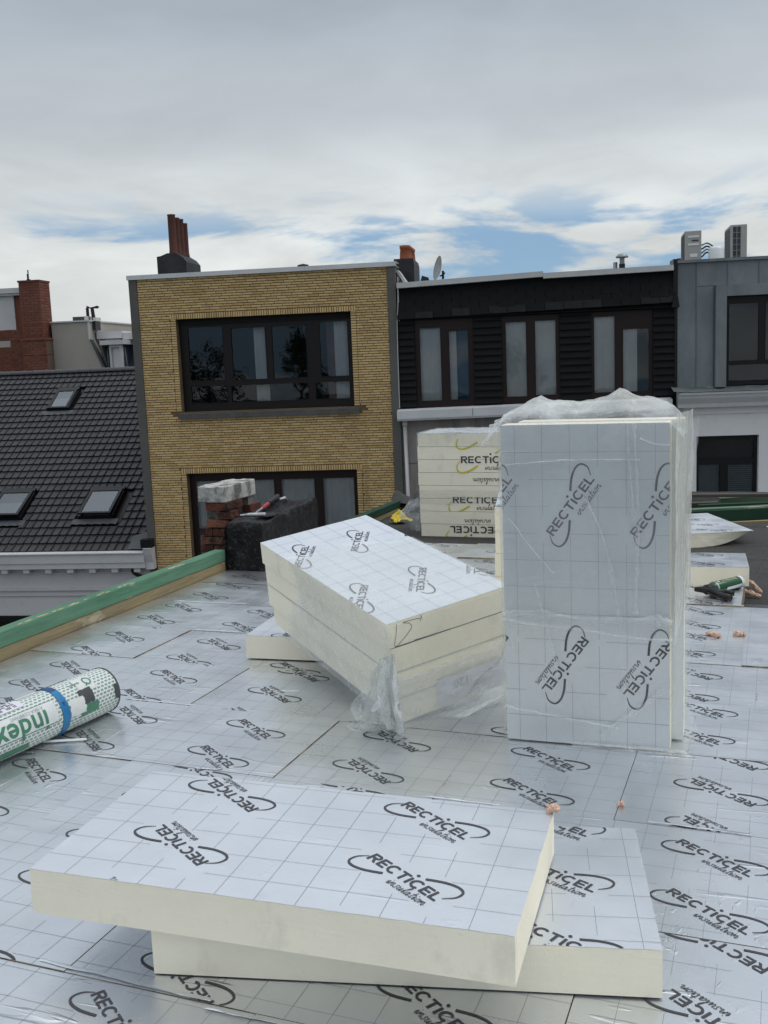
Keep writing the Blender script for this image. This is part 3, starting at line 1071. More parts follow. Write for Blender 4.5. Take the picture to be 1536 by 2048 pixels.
# the billowing top
s = MB()
def cap(a, c):
    x = -.065 + .715 * a + .018 * fbm(a * 5, c * 4, 6)
    y = -.014 + .31 * c
    g = .070 * max(0, 1 - abs(x - .12) / .17) + .088 * max(0, 1 - abs(x - .42) / .25) ** .8 + .02
    pr = min(1, c * 2.2) ** .7 * (1 if c < .55 else max(0, 1 - ((c - .55) / .45) ** 2 * 1.05))
    z = 1.203 + g * pr + .030 * crumple(a * 6, c * 4, 21) * min(1, c * 6) + .018 * fbm(a * 13, c * 6, 23) * min(1, c * 8)
    if x < 0: z -= (-x) * (.55 + .9 * hash1(int(c * 14))) * (1.2 - c) ; y += .02 * fbm(c * 9, a * 8)
    if x > .60: z -= (x - .60) ** 1.3 * 3.0
    return (x, y, z)
s.grid(30, 14, cap, uvs=False); s.uv = [None] * len(s.f)
capf = s.build('film', M['film_h'], tp, smooth=True)
sb_ = capf.modifiers.new('sub', 'SUBSURF'); sb_.subdivision_type = 'SIMPLE'; sb_.levels = 1; sb_.render_levels = 1
# film skirt trailing on the floor
s = MB()
s.grid(50, 8, lambda a, c: (.25 + .40 * a + .03 * c * a, -.012 - .030 * c * (0.6 + fbm(a * 8, 4)), .014 * (1 - c) + .008 * abs(crumple(a * 9, c * 3, 29)) + .002), uvs=False); s.uv = [None] * len(s.f)
s.build('film', M['film_h'], tp, smooth=True)

# tilted pack of four boards
TL = .109
lp = empty('board_pack', (-.6119, 4.8975, .6005), (.1208, .1431, -1.0373))
tag(lp, 'tilted pack of four boards, its near end sagging in torn clear film', 'board pack')
OFF = [(0, 0), (.003, .010), (.018, .004), (.026, .020)]
for k in range(4):
    o = loose_board('board', (OFF[k][0], OFF[k][1], -TL * k), (0, 0, 0), t=TL - .0015, vR=.075, vU=.055, seed=60 + k, prt=(k == 0))
    o.parent = lp
mk = MB()
for st, w in (([(.045, -.012), (.040, -.05), (.030, -.10), (.05, -.098), (.11, -.05), (.105, -.025), (.075, -.012), (.15, -.016), (.155, -.03)], .0022), ([(.16, -.004), (.162, -.02)], .003), ([(.03, -.107), (.14, -.108), (.26, -.1085), (.33, -.109), (.5, -.109), (.59, -.109)], .0042), ([(.12, -.104), (.2, -.106), (.3, -.1075)], .003)):
    for q in ribbon(spline(st, 5), w):
        mk.face([(1.2012, p[0], p[1]) for p in q])
mk.build('pencil_marks', M['ink'], lp)
lab = MB(); lab.face([(1.232, .20, -.30), (1.232, .55, -.30), (1.232, .55, -.42), (1.232, .20, -.42)])
lb = lab.build('paper_label', M['paper'], lp)


def text_polys(body, size, bold=0.0, sp=1.0):
    cu = bpy.data.curves.new('txt', 'FONT')
    cu.body = body
    cu.size = size
    cu.offset = bold
    cu.space_character = sp
    cu.resolution_u = 3
    ob = bpy.data.objects.new('txt', cu)
    COL.objects.link(ob)
    dg = bpy.context.evaluated_depsgraph_get()
    me = bpy.data.meshes.new_from_object(ob.evaluated_get(dg))
    out = [[(me.vertices[i].co.x, me.vertices[i].co.y) for i in p.vertices] for p in me.polygons]
    bpy.data.objects.remove(ob); bpy.data.meshes.remove(me); bpy.data.curves.remove(cu)
    tri = []
    for p in out:
        if len(p) <= 4 and len(p) == 3: tri.append(p)
        else:
            bm = bmesh.new()
            bm.faces.new([bm.verts.new((x, y, 0)) for x, y in p])
            bmesh.ops.triangulate(bm, faces=bm.faces[:])
            tri += [[(v.co.x, v.co.y) for v in f.verts] for f in bm.faces]
            bm.free()
    return tri


tx = MB()
for q in text_polys('120', .055, .001):
    tx.face([(1.2335, .36 - p[0], -.325 - p[1]) for p in q])
for k in range(6):
    tx.face([(1.2335, .38 + .012 * k, -.40), (1.2335, .384 + .012 * k, -.40), (1.2335, .384 + .012 * k, -.36), (1.2335, .38 + .012 * k, -.36)])
tx.build('label_print', M['faint'], lb)
wr = MB()
wr.tube(spline([(1.226, .60, -.11), (1.232, .585, -.17), (1.236, .55, -.24), (1.240, .50, -.315), (1.242, .42, -.34), (1.243, .36, -.395), (1.243, .335, -.415), (1.243, .33, -.405)], 6), .0014, 6)
wr.build('black_cord', M['black'], lp)
# near long side
s = MB()
def lside(a, c):
    u0 = .30 + .10 * math.sin(c * 5) + .05 * fbm(c * 6, 1)
    u = u0 + (1.225 - u0) * a
    z = .004 - .452 * c
    w = .007 + .010 * abs(crumple(a * 5 - c * 4, c * 3 + a * 2, 31)) + .012 * max(0, a - .85) / .15
    return (u, -w + .022 * max(0, c - .5), z)
s.grid(80, 40, lside, uvs=False); s.uv = [None] * len(s.f)
s.build('film', M['film_m'], lp, smooth=True)
# near end, loose below the second board
s = MB()
def lend(a, c):
    v = -.03 + .67 * a
    z = -.010 - .475 * c
    loose = max(0, c - .42) / .58
    w = .012 + .006 * abs(crumple(a * 6, c * 5, 37)) + loose * (.030 + .035 * abs(crumple(a * 4 + c, c * 3 - a * 2, 41)))
    return (1.2 + w, v, z)
s.grid(70, 50, lend, uvs=False); s.uv = [None] * len(s.f)
s.build('film', M['film'], lp, smooth=True)
for q_, (st, w) in enumerate((([(.42, -.02), (.62, -.16), (.80, -.34), (.86, -.44)], .010), ([(.50, -.02), (.70, -.14), (.90, -.31), (.98, -.43)], .012), ([(.62, -.02), (.80, -.13), (1.0, -.28), (1.08, -.40)], .009), ([(.78, -.02), (.92, -.12), (1.08, -.25), (1.16, -.36)], .012), ([(.95, -.02), (1.06, -.12), (1.17, -.22)], .010), ([(.36, -.02), (.45, -.15), (.60, -.32), (.66, -.42)], .008))):
    s = MB(); rb = ribbon(spline(st, 8), w)
    for q in rb: s.face([(p[0], -.019 - .003 * hash1(p[0]) + .022 * max(0, -p[1] / .45 - .5), p[1]) for p in q])
    s.build('film', M['film_b'], lp)
s = MB()
def lend2(a, c):
    v = -.04 + .70 * a
    z = -.215 - .02 * fbm(a * 5, 3) - .255 * c
    w = .050 + .05 * abs(crumple(a * 5, c * 4, 43)) * (1 - .5 * a) + .035 * c
    return (1.2 + w, v, z)
s.grid(36, 16, lend2, uvs=False); s.uv = [None] * len(s.f)
s.build('film', M['film_e'], lp, smooth=True)
s = MB(); s.grid(40, 6, lambda a, c: (1.235 + .12 * c * (1 - .6 * a), -.05 + .72 * a, -.455 - .020 * c + .05 * a * c + .012 * fbm(a * 8, c * 3, 91)), uvs=False); s.uv = [None] * len(s.f)
s.build('film', M['film_e'], lp, smooth=True)
# the corner of the bag: a creased ear of slack film hanging off the board corner
def ear(a, c, sd, wmax, lean):
    """a outwards from the corner, c downwards"""
    z = -.125 - .335 * c - .03 * a * c
    w = wmax * (.08 + (math.sin(math.pi * min(1, .12 + c * .80)) ** .9)) * (1 + .55 * fbm(c * 5, sd, sd, 2))
    o = a * w
    pleat = .030 * math.sin(a * 11 + 6 * fbm(c * 3, a * 2, sd)) * a * (.4 + c) + .028 * abs(fbm(a * 3.2, c * 4.5 + a, sd + 3, 3)) - .02 * abs(fbm(a * 6 + 2, c * 7, sd + 5, 2))
    return (1.200 + .012 + o * lean + pleat, .012 - o + .4 * pleat, z + .022 * fbm(a * 4, c * 5, sd + 8) * a)
for sd, w_, ln, n1, n2, mt in ((47, .170, .25, 16, 20, 'film_b'), (53, .150, .80, 14, 18, 'film_b'), (61, .115, 1.8, 12, 18, 'film_b'), (67, .165, .05, 12, 14, 'film_h'), (71, .13, .5, 12, 14, 'film_h')):
    s = MB(); s.grid(n1, n2, lambda a, c: ear(a, c, sd, w_, ln), uvs=False); s.uv = [None] * len(s.f)
    s.build('film', M[mt], lp, smooth=True)
# sheet stuck to the top foil
s = MB()
def ltop(a, c):
    u0 = .30 + .16 * c + .05 * fbm(c * 7, 5) - .06 * math.exp(-((c - .45) / .2) ** 2)
    return (u0 + (1.203 - u0) * a, -.004 + .607 * c, .0045 + .0045 * abs(crumple(a * 3, c * 9 + a * 2, 53)))
s.grid(60, 60, ltop, uvs=False); s.uv = [None] * len(s.f)
s.build('film', M['film_top'], lp, smooth=True)

# far stack: two packs of four
fo = Vector((.325, 9.13, -.131))
for pk in range(2):
    fp = empty('board_pack', fo + Vector((0, 0, pk * 4 * T)), (0, 0, FA))
    tag(fp, ('upper' if pk else 'lower') + ' of the two cream board packs stacked on the far bitumen', 'board pack', 'packs stacked on the bitumen')
    for k in range(4):
        j = hash1(pk, k, 3)
        loose_board('board', ((j - .5) * .012 + (.008 if pk == 0 else 0), (hash1(pk, k, 6) - .5) * .006, T * (k + 1)), (0, 0, .004 * (j - .5)), t=T - .0015, prt=(pk == 1 and k == 3), seed=80 + k + 4 * pk).parent = fp
    ink, yk = MB(), MB()
    cen = lambda polys: [[((p[0] - 130) / 1000, (p[1] - 17) / 1000) for p in q] for q in polys]
    FY = -.0048
    fn = lambda x, y: (x, FY, y)
    def put_logo(cx, cz, ang, rc, parts='tis'):
        rc = (rc[0], rc[1], rc[2] - pk * 4 * T, rc[3] - pk * 4 * T)
        cz -= pk * 4 * T
        if 't' in parts: stamp(ink, cen(TXT), cx, cz, ang, rc, 0, fn, 1.8)
        if 'i' in parts: stamp(ink, cen(INS), cx, cz, ang, rc, 0, fn, 1.8)
        if 's' in parts: stamp(yk, cen(SW_A + SW_B), cx, cz, ang, rc, 0, fn, 1.8)
    if pk == 1:
        put_logo(.64, .70, 0, (.01, 1.19, .470, .94))
        put_logo(.64, .909, 0, (.01, 1.19, .60, .884), 's')
        put_logo(.74, .447, math.pi, (.01, 1.19, .478, .58), 'i')
    else:
        put_logo(.554, .341, 0, (.01, 1.19, .236, .3645))
        put_logo(.65, .075, math.pi, (.01, 1.19, .118, .24), 'i')
        put_logo(.521, .071, math.pi, (.01, 1.19, .004, .117), 'ts')
    ink.build('logo_print', M['ink'], fp)
    yk.build('swoosh_print', M['yink'], fp)
    s = MB()
    def ff(a, c, pk=pk):
        return (-.006 + 1.21 * a, -.0075 - .006 * abs(crumple(a * 8, c * 3 + a * 3, 61 + pk)), (.30 if pk == 0 else .34) + .13 * c + .02 * fbm(a * 6, pk) * (1 - c))
    s.grid(50, 12, ff, uvs=False); s.uv = [None] * len(s.f)
    s.build('film', M['film'], fp, smooth=True)
    if pk == 1:
        s = MB(); s.grid(50, 24, lambda a, c: (-.008 + 1.22 * a, -.008 + .62 * c, 4 * T + .006 + .014 * abs(crumple(a * 7, c * 5, 67))), uvs=False); s.uv = [None] * len(s.f)
        s.build('film', M['film_h'], fp, smooth=True)
    else:
        s = MB()
        def flap(a, c):
            return (-.012 - .20 * a * (1 - .25 * math.cos(c * 6)) + .02 * fbm(a * 4, c * 6, 71), .05 + .12 * a + .03 * crumple(a * 5, c * 5, 72), .36 - .05 * a - .31 * c * (1 - .1 * a) + .02 * fbm(a * 5, c * 3, 73))
        s.grid(20, 24, flap, uvs=False); s.uv = [None] * len(s.f)
        s.build('film', M['film_h'], fp, smooth=True)

# ------------------------------------------------------------------ roll of roofing membrane
RR = .098
rax = Vector((math.cos(R(62)), math.sin(R(62)), 0)); rcn = Vector((math.sin(R(62)), -math.cos(R(62)), 0))
RE = Vector((-1.243, 4.225, .003))
roll = empty('membrane_roll', RE)
tag(roll, 'roll of roofing membrane in green and white wrapper with a blue band', 'membrane roll')
def cyl(av, ph, rr=RR): return tuple(-rax * av + (rcn * math.sin(ph) + Vector((0, 0, 1)) * math.cos(ph)) * rr + Vector((0, 0, RR)))
m = MB()
nseg = 56
i0 = 0
for A_ in range(21):
    for j in range(nseg):
        m.v.append(cyl(A_ / 20, 2 * math.pi * j / nseg, RR - .002 * (A_ in (0, 20)) + .0014 * fbm(A_ * .8, j * .3, 3)))
for A_ in range(20):
    for j in range(nseg):
        l = (j + 1) % nseg
        m.f.append((A_ * nseg + j, A_ * nseg + l, (A_ + 1) * nseg + l, (A_ + 1) * nseg + j)); m.m.append(0)
        q = 2 * math.pi * RR / nseg
        m.uv.append([(A_ / 20, j * q), (A_ / 20, (j + 1) * q), ((A_ + 1) / 20, (j + 1) * q), ((A_ + 1) / 20, j * q)])
m.build('wrapper', M['wrap'], roll, smooth=True)
m = MB()
m.v += [cyl(0, 2 * math.pi * j / nseg, r) for r in (RR + .001, RR - .008, RR - .010, .03) for j in range(nseg)]
m.v += [cyl(.006, 2 * math.pi * j / nseg, RR + .0012) for j in range(nseg)]
for a0, a1 in ((0, 1), (1, 2), (2, 3), (4, 0)):
    for j in range(nseg):
        l = (j + 1) % nseg
        m.f.append((a0 * nseg + j, a0 * nseg + l, a1 * nseg + l, a1 * nseg + j)); m.m.append(0); m.uv.append(None)
m.build('membrane_end', M['membrane'], roll)
m = MB()
for r_ in range(7):
    q0, q1 = RR - .003 - .0095 * r_, RR - .003 - .0095 * (r_ + 1) + .0015
    for j in range(nseg):
        l = (j + 1) % nseg
        m.face([cyl(.994 - .002 * (r_ % 2), 2 * math.pi * j / nseg, q0), cyl(.994 - .002 * (r_ % 2), 2 * math.pi * l / nseg, q0), cyl(.994 - .002 * (r_ % 2), 2 * math.pi * l / nseg, q1), cyl(.994 - .002 * (r_ % 2), 2 * math.pi * j / nseg, q1)])
m.build('membrane_end', M['membrane'], roll)


def wrap_patch(name, mat, a0, a1, p0, p1, lift, parent=roll, edge=0, seed=0):
    s = MB()
    s.grid(24, 40, lambda a, c: cyl(a0 + (a1 - a0) * a + edge * fbm(c * 6, seed + a), p0 + (p1 - p0) * c + edge * 8 * fbm(a * 4, seed + c + 7), RR + lift + .0006 * fbm(a * 9, c * 9, seed)), uvs=False)
    s.uv = [None] * len(s.f)
    return s.build(name, M[mat], parent, smooth=True)


def wrap_text(name, mat, polys, a0, ph0, lift, parent=roll, flip=1):
    s = MB()
    for q in polys:
        ys = [p[1] for p in q]
        lo, hi = math.floor(min(ys) / .006), math.ceil(max(ys) / .006)
        for k in range(lo, hi):
            c = clip(q, -9, 9, k * .006, (k + 1) * .006)
            if c: s.face([cyl(a0 + flip * x, ph0 + flip * y / RR, RR + lift) for x, y in c])
    return s.build(name, M[mat], parent)


wrap_patch('blue_band', 'tape', .292, .330, -1.2, 2.7, .003, edge=.004, seed=3)
nb = wrap_patch('band_print', 'navy', .297, .325, -.55, .35, .0040)
wrap_text('band_lettering', 'tape', text_polys('index', .020, .0005), .304, -.42, .0048, flip=1)
tri = MB(); tri.face([cyl(.303, .98, RR + .0046), cyl(.319, .98, RR + .0046), cyl(.311, 1.15, RR + .0046)]); tri.build('band_triangle', M['navy'], roll)
pn = wrap_patch('label_panel', 'wrapw', .352, .99, .72, 1.62, .0016)
wrap_text('brand_lettering', 'wrapg', text_polys('index', .115, .0022, 1.04), .40, 1.00, .0026)
wrap_text('small_lettering', 'faint', text_polys('A SIKA COMPANY', .020, .0003), .41, .80, .0026)
for ph in (.70, 1.64):
    wrap_patch('panel_line', 'wrapg', .345, .995, ph, ph + .02, .0022)
wrap_patch('paper_sticker', 'paper', .47, .72, -.20, .48, .0022)
st_ = MB()
for k in range(22):
    x = .50 + .0085 * k
    for r_ in range(3):
        if hash1(k, r_) > .35:
            for h in range(4):
                st_.face([cyl(x, -.08 + r_ * .17 + h * .032, RR + .003), cyl(x + .003 + .003 * hash1(k), -.08 + r_ * .17 + h * .032, RR + .003), cyl(x + .003 + .003 * hash1(k), -.08 + r_ * .17 + (h + 1) * .032, RR + .003), cyl(x, -.08 + r_ * .17 + (h + 1) * .032, RR + .003)])
st_.build('sticker_print', M['ink'], roll)
wrap_patch('plain_panel', 'wrapw', .345, .46, -.75, -.05, .0018)
wrap_patch('green_emblem', 'wrapg', .155, .285, -.72, -.28, .0020, edge=.022, seed=5)
wrap_patch('mark_panel', 'wrapw', .115, .205, .12, .95, .0018)
qm = MB()
for q in ring(0, 0, .020, .022, .006, 0, 360, 18): qm.face([cyl(.140 + x, .48 + y / RR, RR + .0032) for x, y in q])
for q in ribbon([(.006, .010), (.020, .024)], .006): qm.face([cyl(.140 + x, .48 + y / RR, RR + .0034) for x, y in q])
qm.build('quality_mark', M['wrapg'], roll)
wrap_text('quality_lettering', 'wrapg', text_polys('QUALITY', .014, .0003), .178, .40, .003)
wrap_patch('torn_wrapper', 'wrapw', .205, .290, 1.05, 1.75, .0035, edge=.008, seed=8)
wrap_patch('bare_membrane', 'membrane', .150, .222, .80, 1.42, .0028, edge=.003, seed=9)
wrap_patch('bare_membrane', 'membrane', .004, .030, 1.10, 1.75, .0025, edge=.005, seed=12)
wrap_patch('green_emblem', 'wrapg', .13, .23, 1.45, 1.9, .0022, edge=.008, seed=13)
wrap_patch('green_emblem', 'wrapg', .50, .95, 2.05, 2.35, .0022, edge=.012, seed=14)
s = MB(); s.grid(20, 3, lambda a, c: (.02 + .17 * a, -.33 + .012 * c + .01 * a, .004 + .008 * math.sin(math.pi * c)), uvs=False); s.uv = [None] * len(s.f)
tag(s.build('film_strip', M['wrapw'], loc=(RE.x - .17, RE.y - .03, .003), smooth=True), 'thin white strip of wrapping lying beside the membrane roll', 'film strip')

# ------------------------------------------------------------------ edge timbers, chimneys
def timber(name, u0, u1, v0, v1, z0, z1, mat, parent=None, seed=0):
    m = MB()
    n = max(8, int((v1 - v0) / .12))
    w, h, L = u1 - u0, z1 - z0, v1 - v0
    pr = [(-w / 2 + .004, -h / 2), (w / 2 - .004, -h / 2), (w / 2, -h / 2 + .004), (w / 2, h / 2 - .005), (w / 2 - .005, h / 2), (-w / 2 + .005, h / 2), (-w / 2, h / 2 - .005), (-w / 2, -h / 2 + .004)]
    for k in range(n + 1):
        t = k / n - .5
        for p, q in pr:
            m.v.append((L * t, -p + .0022 * fbm(k * .5, p * 40, seed), q + .0022 * fbm(k * .6, q * 40 + 5, seed + 1)))
    for k in range(n):
        for j in range(8):
            l = (j + 1) % 8
            m.f.append((k * 8 + j, (k + 1) * 8 + j, (k + 1) * 8 + l, k * 8 + l)); m.m.append(0); m.uv.append(None)
    m.f.append(tuple(range(8))); m.m.append(0); m.uv.append(None)
    m.f.append(tuple(n * 8 + j for j in reversed(range(8)))); m.m.append(0); m.uv.append(None)
    return m.build(name, M[mat], parent, loc=((u0 + u1) / 2, (v0 + v1) / 2, (z0 + z1) / 2), rot=(0, 0, math.pi / 2))


pt = empty('parapet_timber', (0, 0, 0), (0, 0, FA))
tag(pt, 'long green-painted timber on raw wood along the left roof edge', 'timber edge')
timber('lower_timber', -3.800, -3.722, -1.2, 6.33, -.118, .068, 'wood', pt, 3)
timber('upper_timber', -3.803, -3.718, -1.2, 6.33, .0685, .152, 'green', pt, 5)
pm = MB()
for k in range(30):
    v = 4.18 + .95 * hash1(k, 3) ** 1.2
    if hash1(k, 9) < .25: v = 5.6 + .2 * hash1(k)
    u = -3.728 - .018 * hash1(k, 5)
    pts = [(u + .007 * math.cos(t) * (.5 + hash1(k, t)), v + .028 * math.sin(t) * (.4 + hash1(k, t, 2)), .1532 + .0002 * hash1(k)) for t in (0, .8, 1.6, 2.4, 3.2, 4.0, 4.8, 5.6)]
    pm.face(pts)
pm.build('bare_wood_patches', plain('bare_wood', (.55, .42, .28), (.46, .34, .22), .8, 20, bump=.001), pt)
pt2 = empty('parapet_timber', (0, 0, 0), (0, 0, FA))
tag(pt2, 'far end of the green roof-edge timber behind the tilted pack', 'timber edge')
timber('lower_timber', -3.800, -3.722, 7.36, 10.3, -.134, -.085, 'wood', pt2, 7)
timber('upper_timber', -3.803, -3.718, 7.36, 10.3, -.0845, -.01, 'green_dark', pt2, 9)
s = MB(); s.grid(30, 14, lambda a, c: (-3.82 + .75 * a, 10.02 + .55 * c, -.10 + .13 * (1 - a) ** 1.5 * math.sin(math.pi * min(1, .15 + c)) + .03 * fbm(a * 5, c * 4, 2) + .05 * math.exp(-a * 9)), uvs=False); s.uv = [None] * len(s.f)
s.build('lifted_bitumen', M['bitumen'], bit, smooth=True)

tb = empty('tarred_chimney', (0, 0, 0), (0, 0, FA))
tag(tb, 'low chimney box coated in black bitumen beside the green timber', 'chimney')
m = MB()
def tbx(a, c):
    # lathe-like rounded box, a round the plan, c from base to centre of top
    L, W = .96, .30
    P_ = 2 * (L + W)
    t = (a % 1) * P_
    if t < W: x, y = t, 0
    elif t < W + L: x, y = W, t - W
    elif t < 2 * W + L: x, y = W - (t - W - L), L
    else: x, y = 0, L - (t - 2 * W - L)
    cx, cy = W / 2, L / 2
    H = .355
    if c < .7:
        z = -.134 + (H + .134) * c / .7; k = 1 + .03 * math.exp(-c * 8)
        k *= 1 - .03 * max(0, c - .6) / .1
    else:
        q = (c - .7) / .3; k = .97 * (1 - q); z = H + .012 * math.sin(math.pi * min(1, q * 2)) - .01 * q
        k = .97 * (1 - q ** 1.3)
    d = .030 * fbm(a * 14, c * 5, 3) + .016 * abs(fbm(a * 50, c * 12, 5))
    X, Y = cx + (x - cx) * k, cy + (y - cy) * k
    l = math.hypot(X - cx, Y - cy) or 1
    return (-3.712 + X + d * (X - cx) / l, 6.345 + Y + d * (Y - cy) / l, z + (.030 * fbm(X * 7, Y * 7, 8) + .05 * (Y - .3) if c > .66 else 0))
m.grid(150, 34, tbx, uvs=False); m.uv = [None] * len(m.f)
m.build('tar_coating', M['tar'], tb, smooth=True)
s = MB(); s.grid(14, 10, lambda a, c: (-3.60 + .16 * a, 6.52 + .16 * c, .372 + .012 * abs(fbm(a * 4, c * 4, 4)) - .012 * (a - .5) ** 2), uvs=False); s.uv = [None] * len(s.f)
s.build('loose_felt', M['tar'], tb, smooth=True)
# hammer on the tarred chimney
hm = empty('hammer', (0, 0, 0))
tag(hm, 'hammer with red and black grip lying on the black chimney box', 'hammer')
hA, hB = Vector((-.955, 7.36, .385)), Vector((-.845, 8.02, .425))
m = MB(); m.tube([hA, hA.lerp(hB, .35)], [.008, .010], 10); m.build('handle', M['steel'], hm)
m = MB(); m.tube([hA.lerp(hB, .34), hA.lerp(hB, .5), hA.lerp(hB, .75), hB], [.013, .016, .018, .019], 12); m.build('grip', M['redgrip'], hm)
m = MB(); m.tube([hA.lerp(hB, .60) + Vector((.004, -.004, .003)), hA.lerp(hB, 1.0) + Vector((.004, -.004, .003)), hA.lerp(hB, 1.03)], [.0185, .0215, .016], 12); m.build('grip_end', M['black'], hm)
m = MB(); m.tube([hA + Vector((-.10, .00, -.002)), hA + Vector((-.03, .0, 0)), hA + Vector((.05, -.01, 0)), hA + Vector((.09, -.02, -.002))], [.006, .014, .016, .017], 10); m.build('head', M['steel'], hm)
m = MB(); m.tube([hB + Vector((.02, -.02, -.02)), hB + Vector((.06, -.01, -.012)), hB + Vector((.075, .01, -.03))], [.012, .016, .008], 8); m.build('end_cap', M['steel'], hm)

# brick chimney with its concrete slab
bc = empty('brick_chimney', (0, 0, 0), (0, 0, FA))
tag(bc, 'crumbling red brick chimney stub under a lichened concrete slab', 'chimney')
m = MB(); m.box(-4.215, -4.0, 6.87, 7.32, -.6, .20); m.box(-4.18, -4.0, 6.88, 7.02, .20, .418); m.box(-4.20, -4.0, 7.23, 7.32, .20, .418)
m.build('mortar_core', M['omortar'], bc)
me_a = MB().box(-.098, .098, -.045, .045, -.0275, .0275).mesh('brick', M['rbrick'])
kk = 0
for row in range(14):
    z = .388 - .067 * row
    low = z < .21
    # end face (towards the camera) and the long right face
    x0 = -4.235 if low else -4.175
    vF = 6.862
    for (uu, L) in ([(x0 + .06, .115), (x0 + .18, .115)] if row % 2 else [(x0 + .115, .2)]):
        if hash1(row, uu) > .12 or low:
            inst('brick', me_a, bc, (uu + .004 * hash1(row, 2), vF + .008 * hash1(row, uu, 3), z), (0, 0, .03 * (hash1(row, 8) - .5)), (L / .2, .8, 1))
    vs_ = [6.93, 7.13, 7.28] if row % 2 else [6.97, 7.19]
    for v in vs_:
        if not low and 7.02 < v < 7.2: continue
        inst('brick', me_a, bc, (-4.012 + .006 * hash1(row, v), v + .03, z), (0, 0, math.pi / 2 + .02 * (hash1(row, v, 5) - .5)), (.92, .8, 1))
    vl = [6.95, 7.16] if row % 2 else [7.05, 7.25]
    for v in vl:
        if low: inst('brick', me_a, bc, (-4.205, v, z), (0, 0, math.pi / 2), (.95, .8, 1))
m = MB()
def slab(a, c):
    th = 2 * math.pi * a
    W, L = .245, .535
    e = 14
    cx, sx = math.cos(th), math.sin(th)
    k = 1 / (abs(cx) ** e + abs(sx) ** e) ** (1 / e)
    x, y = cx * k * W / 2, sx * k * L / 2
    if c < .2: s_, z = c / .2, 0
    elif c < .75: s_, z = 1, .127 * (c - .2) / .55
    else: s_, z = 1 - ((c - .75) / .25), .127 + .006 * (c - .75)
    d = .006 * fbm(a * 24, c * 6, 2) + .004 * fbm(a * 70, c * 20, 4)
    return (-4.108 + x * s_ * (1 + d * 3), 7.095 + y * s_ * (1 + d * 2), .418 + z + (.008 * fbm(x * 30, y * 30, 7) if c > .7 else 0))
m.grid(120, 26, slab, uvs=False); m.uv = [None] * len(m.f)
m.build('concrete_slab', M['cap'], bc, smooth=False)

# ------------------------------------------------------------------ small things on the roof
gun = empty('foam_gun', (0, 0, 0))
tag(gun, 'black foam gun screwed to a green and white foam can', 'foam gun')
cA, cB = Vector((1.925, 5.885, .043)), Vector((2.150, 6.030, .043))
ca_d = (cB - cA).normalized()
def along(t): return cA + ca_d * t
LC = (cB - cA).length
CM = Matrix.Translation(cA) @ ca_d.to_track_quat('Z', 'Y').to_matrix().to_4x4()
rc_ = .0375
m = MB(); m.lathe([(.018, -.012), (.030, .004), (rc_, .018), (rc_, LC - .018)], 28, 0, CM); m.build('can', M['can'], gun, smooth=True)
m = MB(); m.lathe([(rc_ + .0012, LC - .028), (rc_ + .0014, LC - .006), (rc_ - .006, LC), (.004, LC - .004)], 28, 0, CM); m.build('can_base', M['wplastic'], gun, smooth=True)
m = MB(); m.lathe([(rc_ + .0006, .020), (rc_ + .0008, .034)], 28, 0, CM); m.build('can_ring', M['steel'], gun, smooth=True)
# white lower stripe and pale lettering on the can
side_v = Vector((ca_d.y, -ca_d.x, 0))
def canp(t, ph, l=.0012): return tuple(cA + ca_d * t + (side_v * math.sin(ph) + Vector((0, 0, 1)) * math.cos(ph)) * (rc_ + l))
m = MB()
for k in range(6):
    m.face([canp(.10, 1.62 + .08 * k), canp(LC - .03, 1.50 + .08 * k), canp(LC - .03, 1.58 + .08 * k), canp(.10, 1.70 + .08 * k)])
m.build('can_stripe', M['wplastic'], gun)
m = MB()
for k in range(12):
    t0 = .055 + .0135 * k
    if k == 1: continue
    m.face([canp(t0, .15 + .2 * hash1(k)), canp(t0 + .007, .12), canp(t0 + .009, .62), canp(t0 + .003, .62 - .15 * hash1(k, 2))])
m.face([canp(.042, .1), canp(.06, .1), canp(.06, .5), canp(.042, .5)])
m.build('can_lettering', M['cream_ink'], gun)
m = MB(); m.lathe([(.016, -.05), (.030, -.045), (.030, -.006), (.020, .006)], 20, 0, CM); m.build('adapter', M['black'], gun, smooth=True)
gb = cA - ca_d * .045
m = MB()
m.tube([gb + Vector((-.055, .035, -.002)), gb + Vector((-.02, .012, 0)), gb + Vector((.05, -.035, -.006)), gb + Vector((.10, -.052, -.010))], [.014, .020, .020, .014], 14)
m.build('gun_body', M['black'], gun, smooth=True)
m = MB(); m.tube([gb + Vector((.02, -.03, -.008)), gb + Vector((.06, -.10, -.014)), gb + Vector((.085, -.16, -.018))], [.017, .018, .023], 12); m.build('handle', M['black'], gun, smooth=True)
m = MB(); m.tube(spline([gb + Vector((.0, -.03, -.01)), gb + Vector((.02, -.08, -.02)), gb + Vector((.05, -.10, -.02))], 4), .006, 8); m.build('trigger', M['black'], gun, smooth=True)
m = MB(); m.tube([gb + Vector((.10, -.052, -.010)), gb + Vector((.145, -.065, -.012))], .017, 12); m.build('adjuster_knob', M['black'], gun, smooth=True)
m = MB(); m.tube([gb + Vector((-.05, .033, -.002)), gb + Vector((-.24, .13, -.006))], .0045, 8); m.build('nozzle_rod', M['wplastic'], gun)

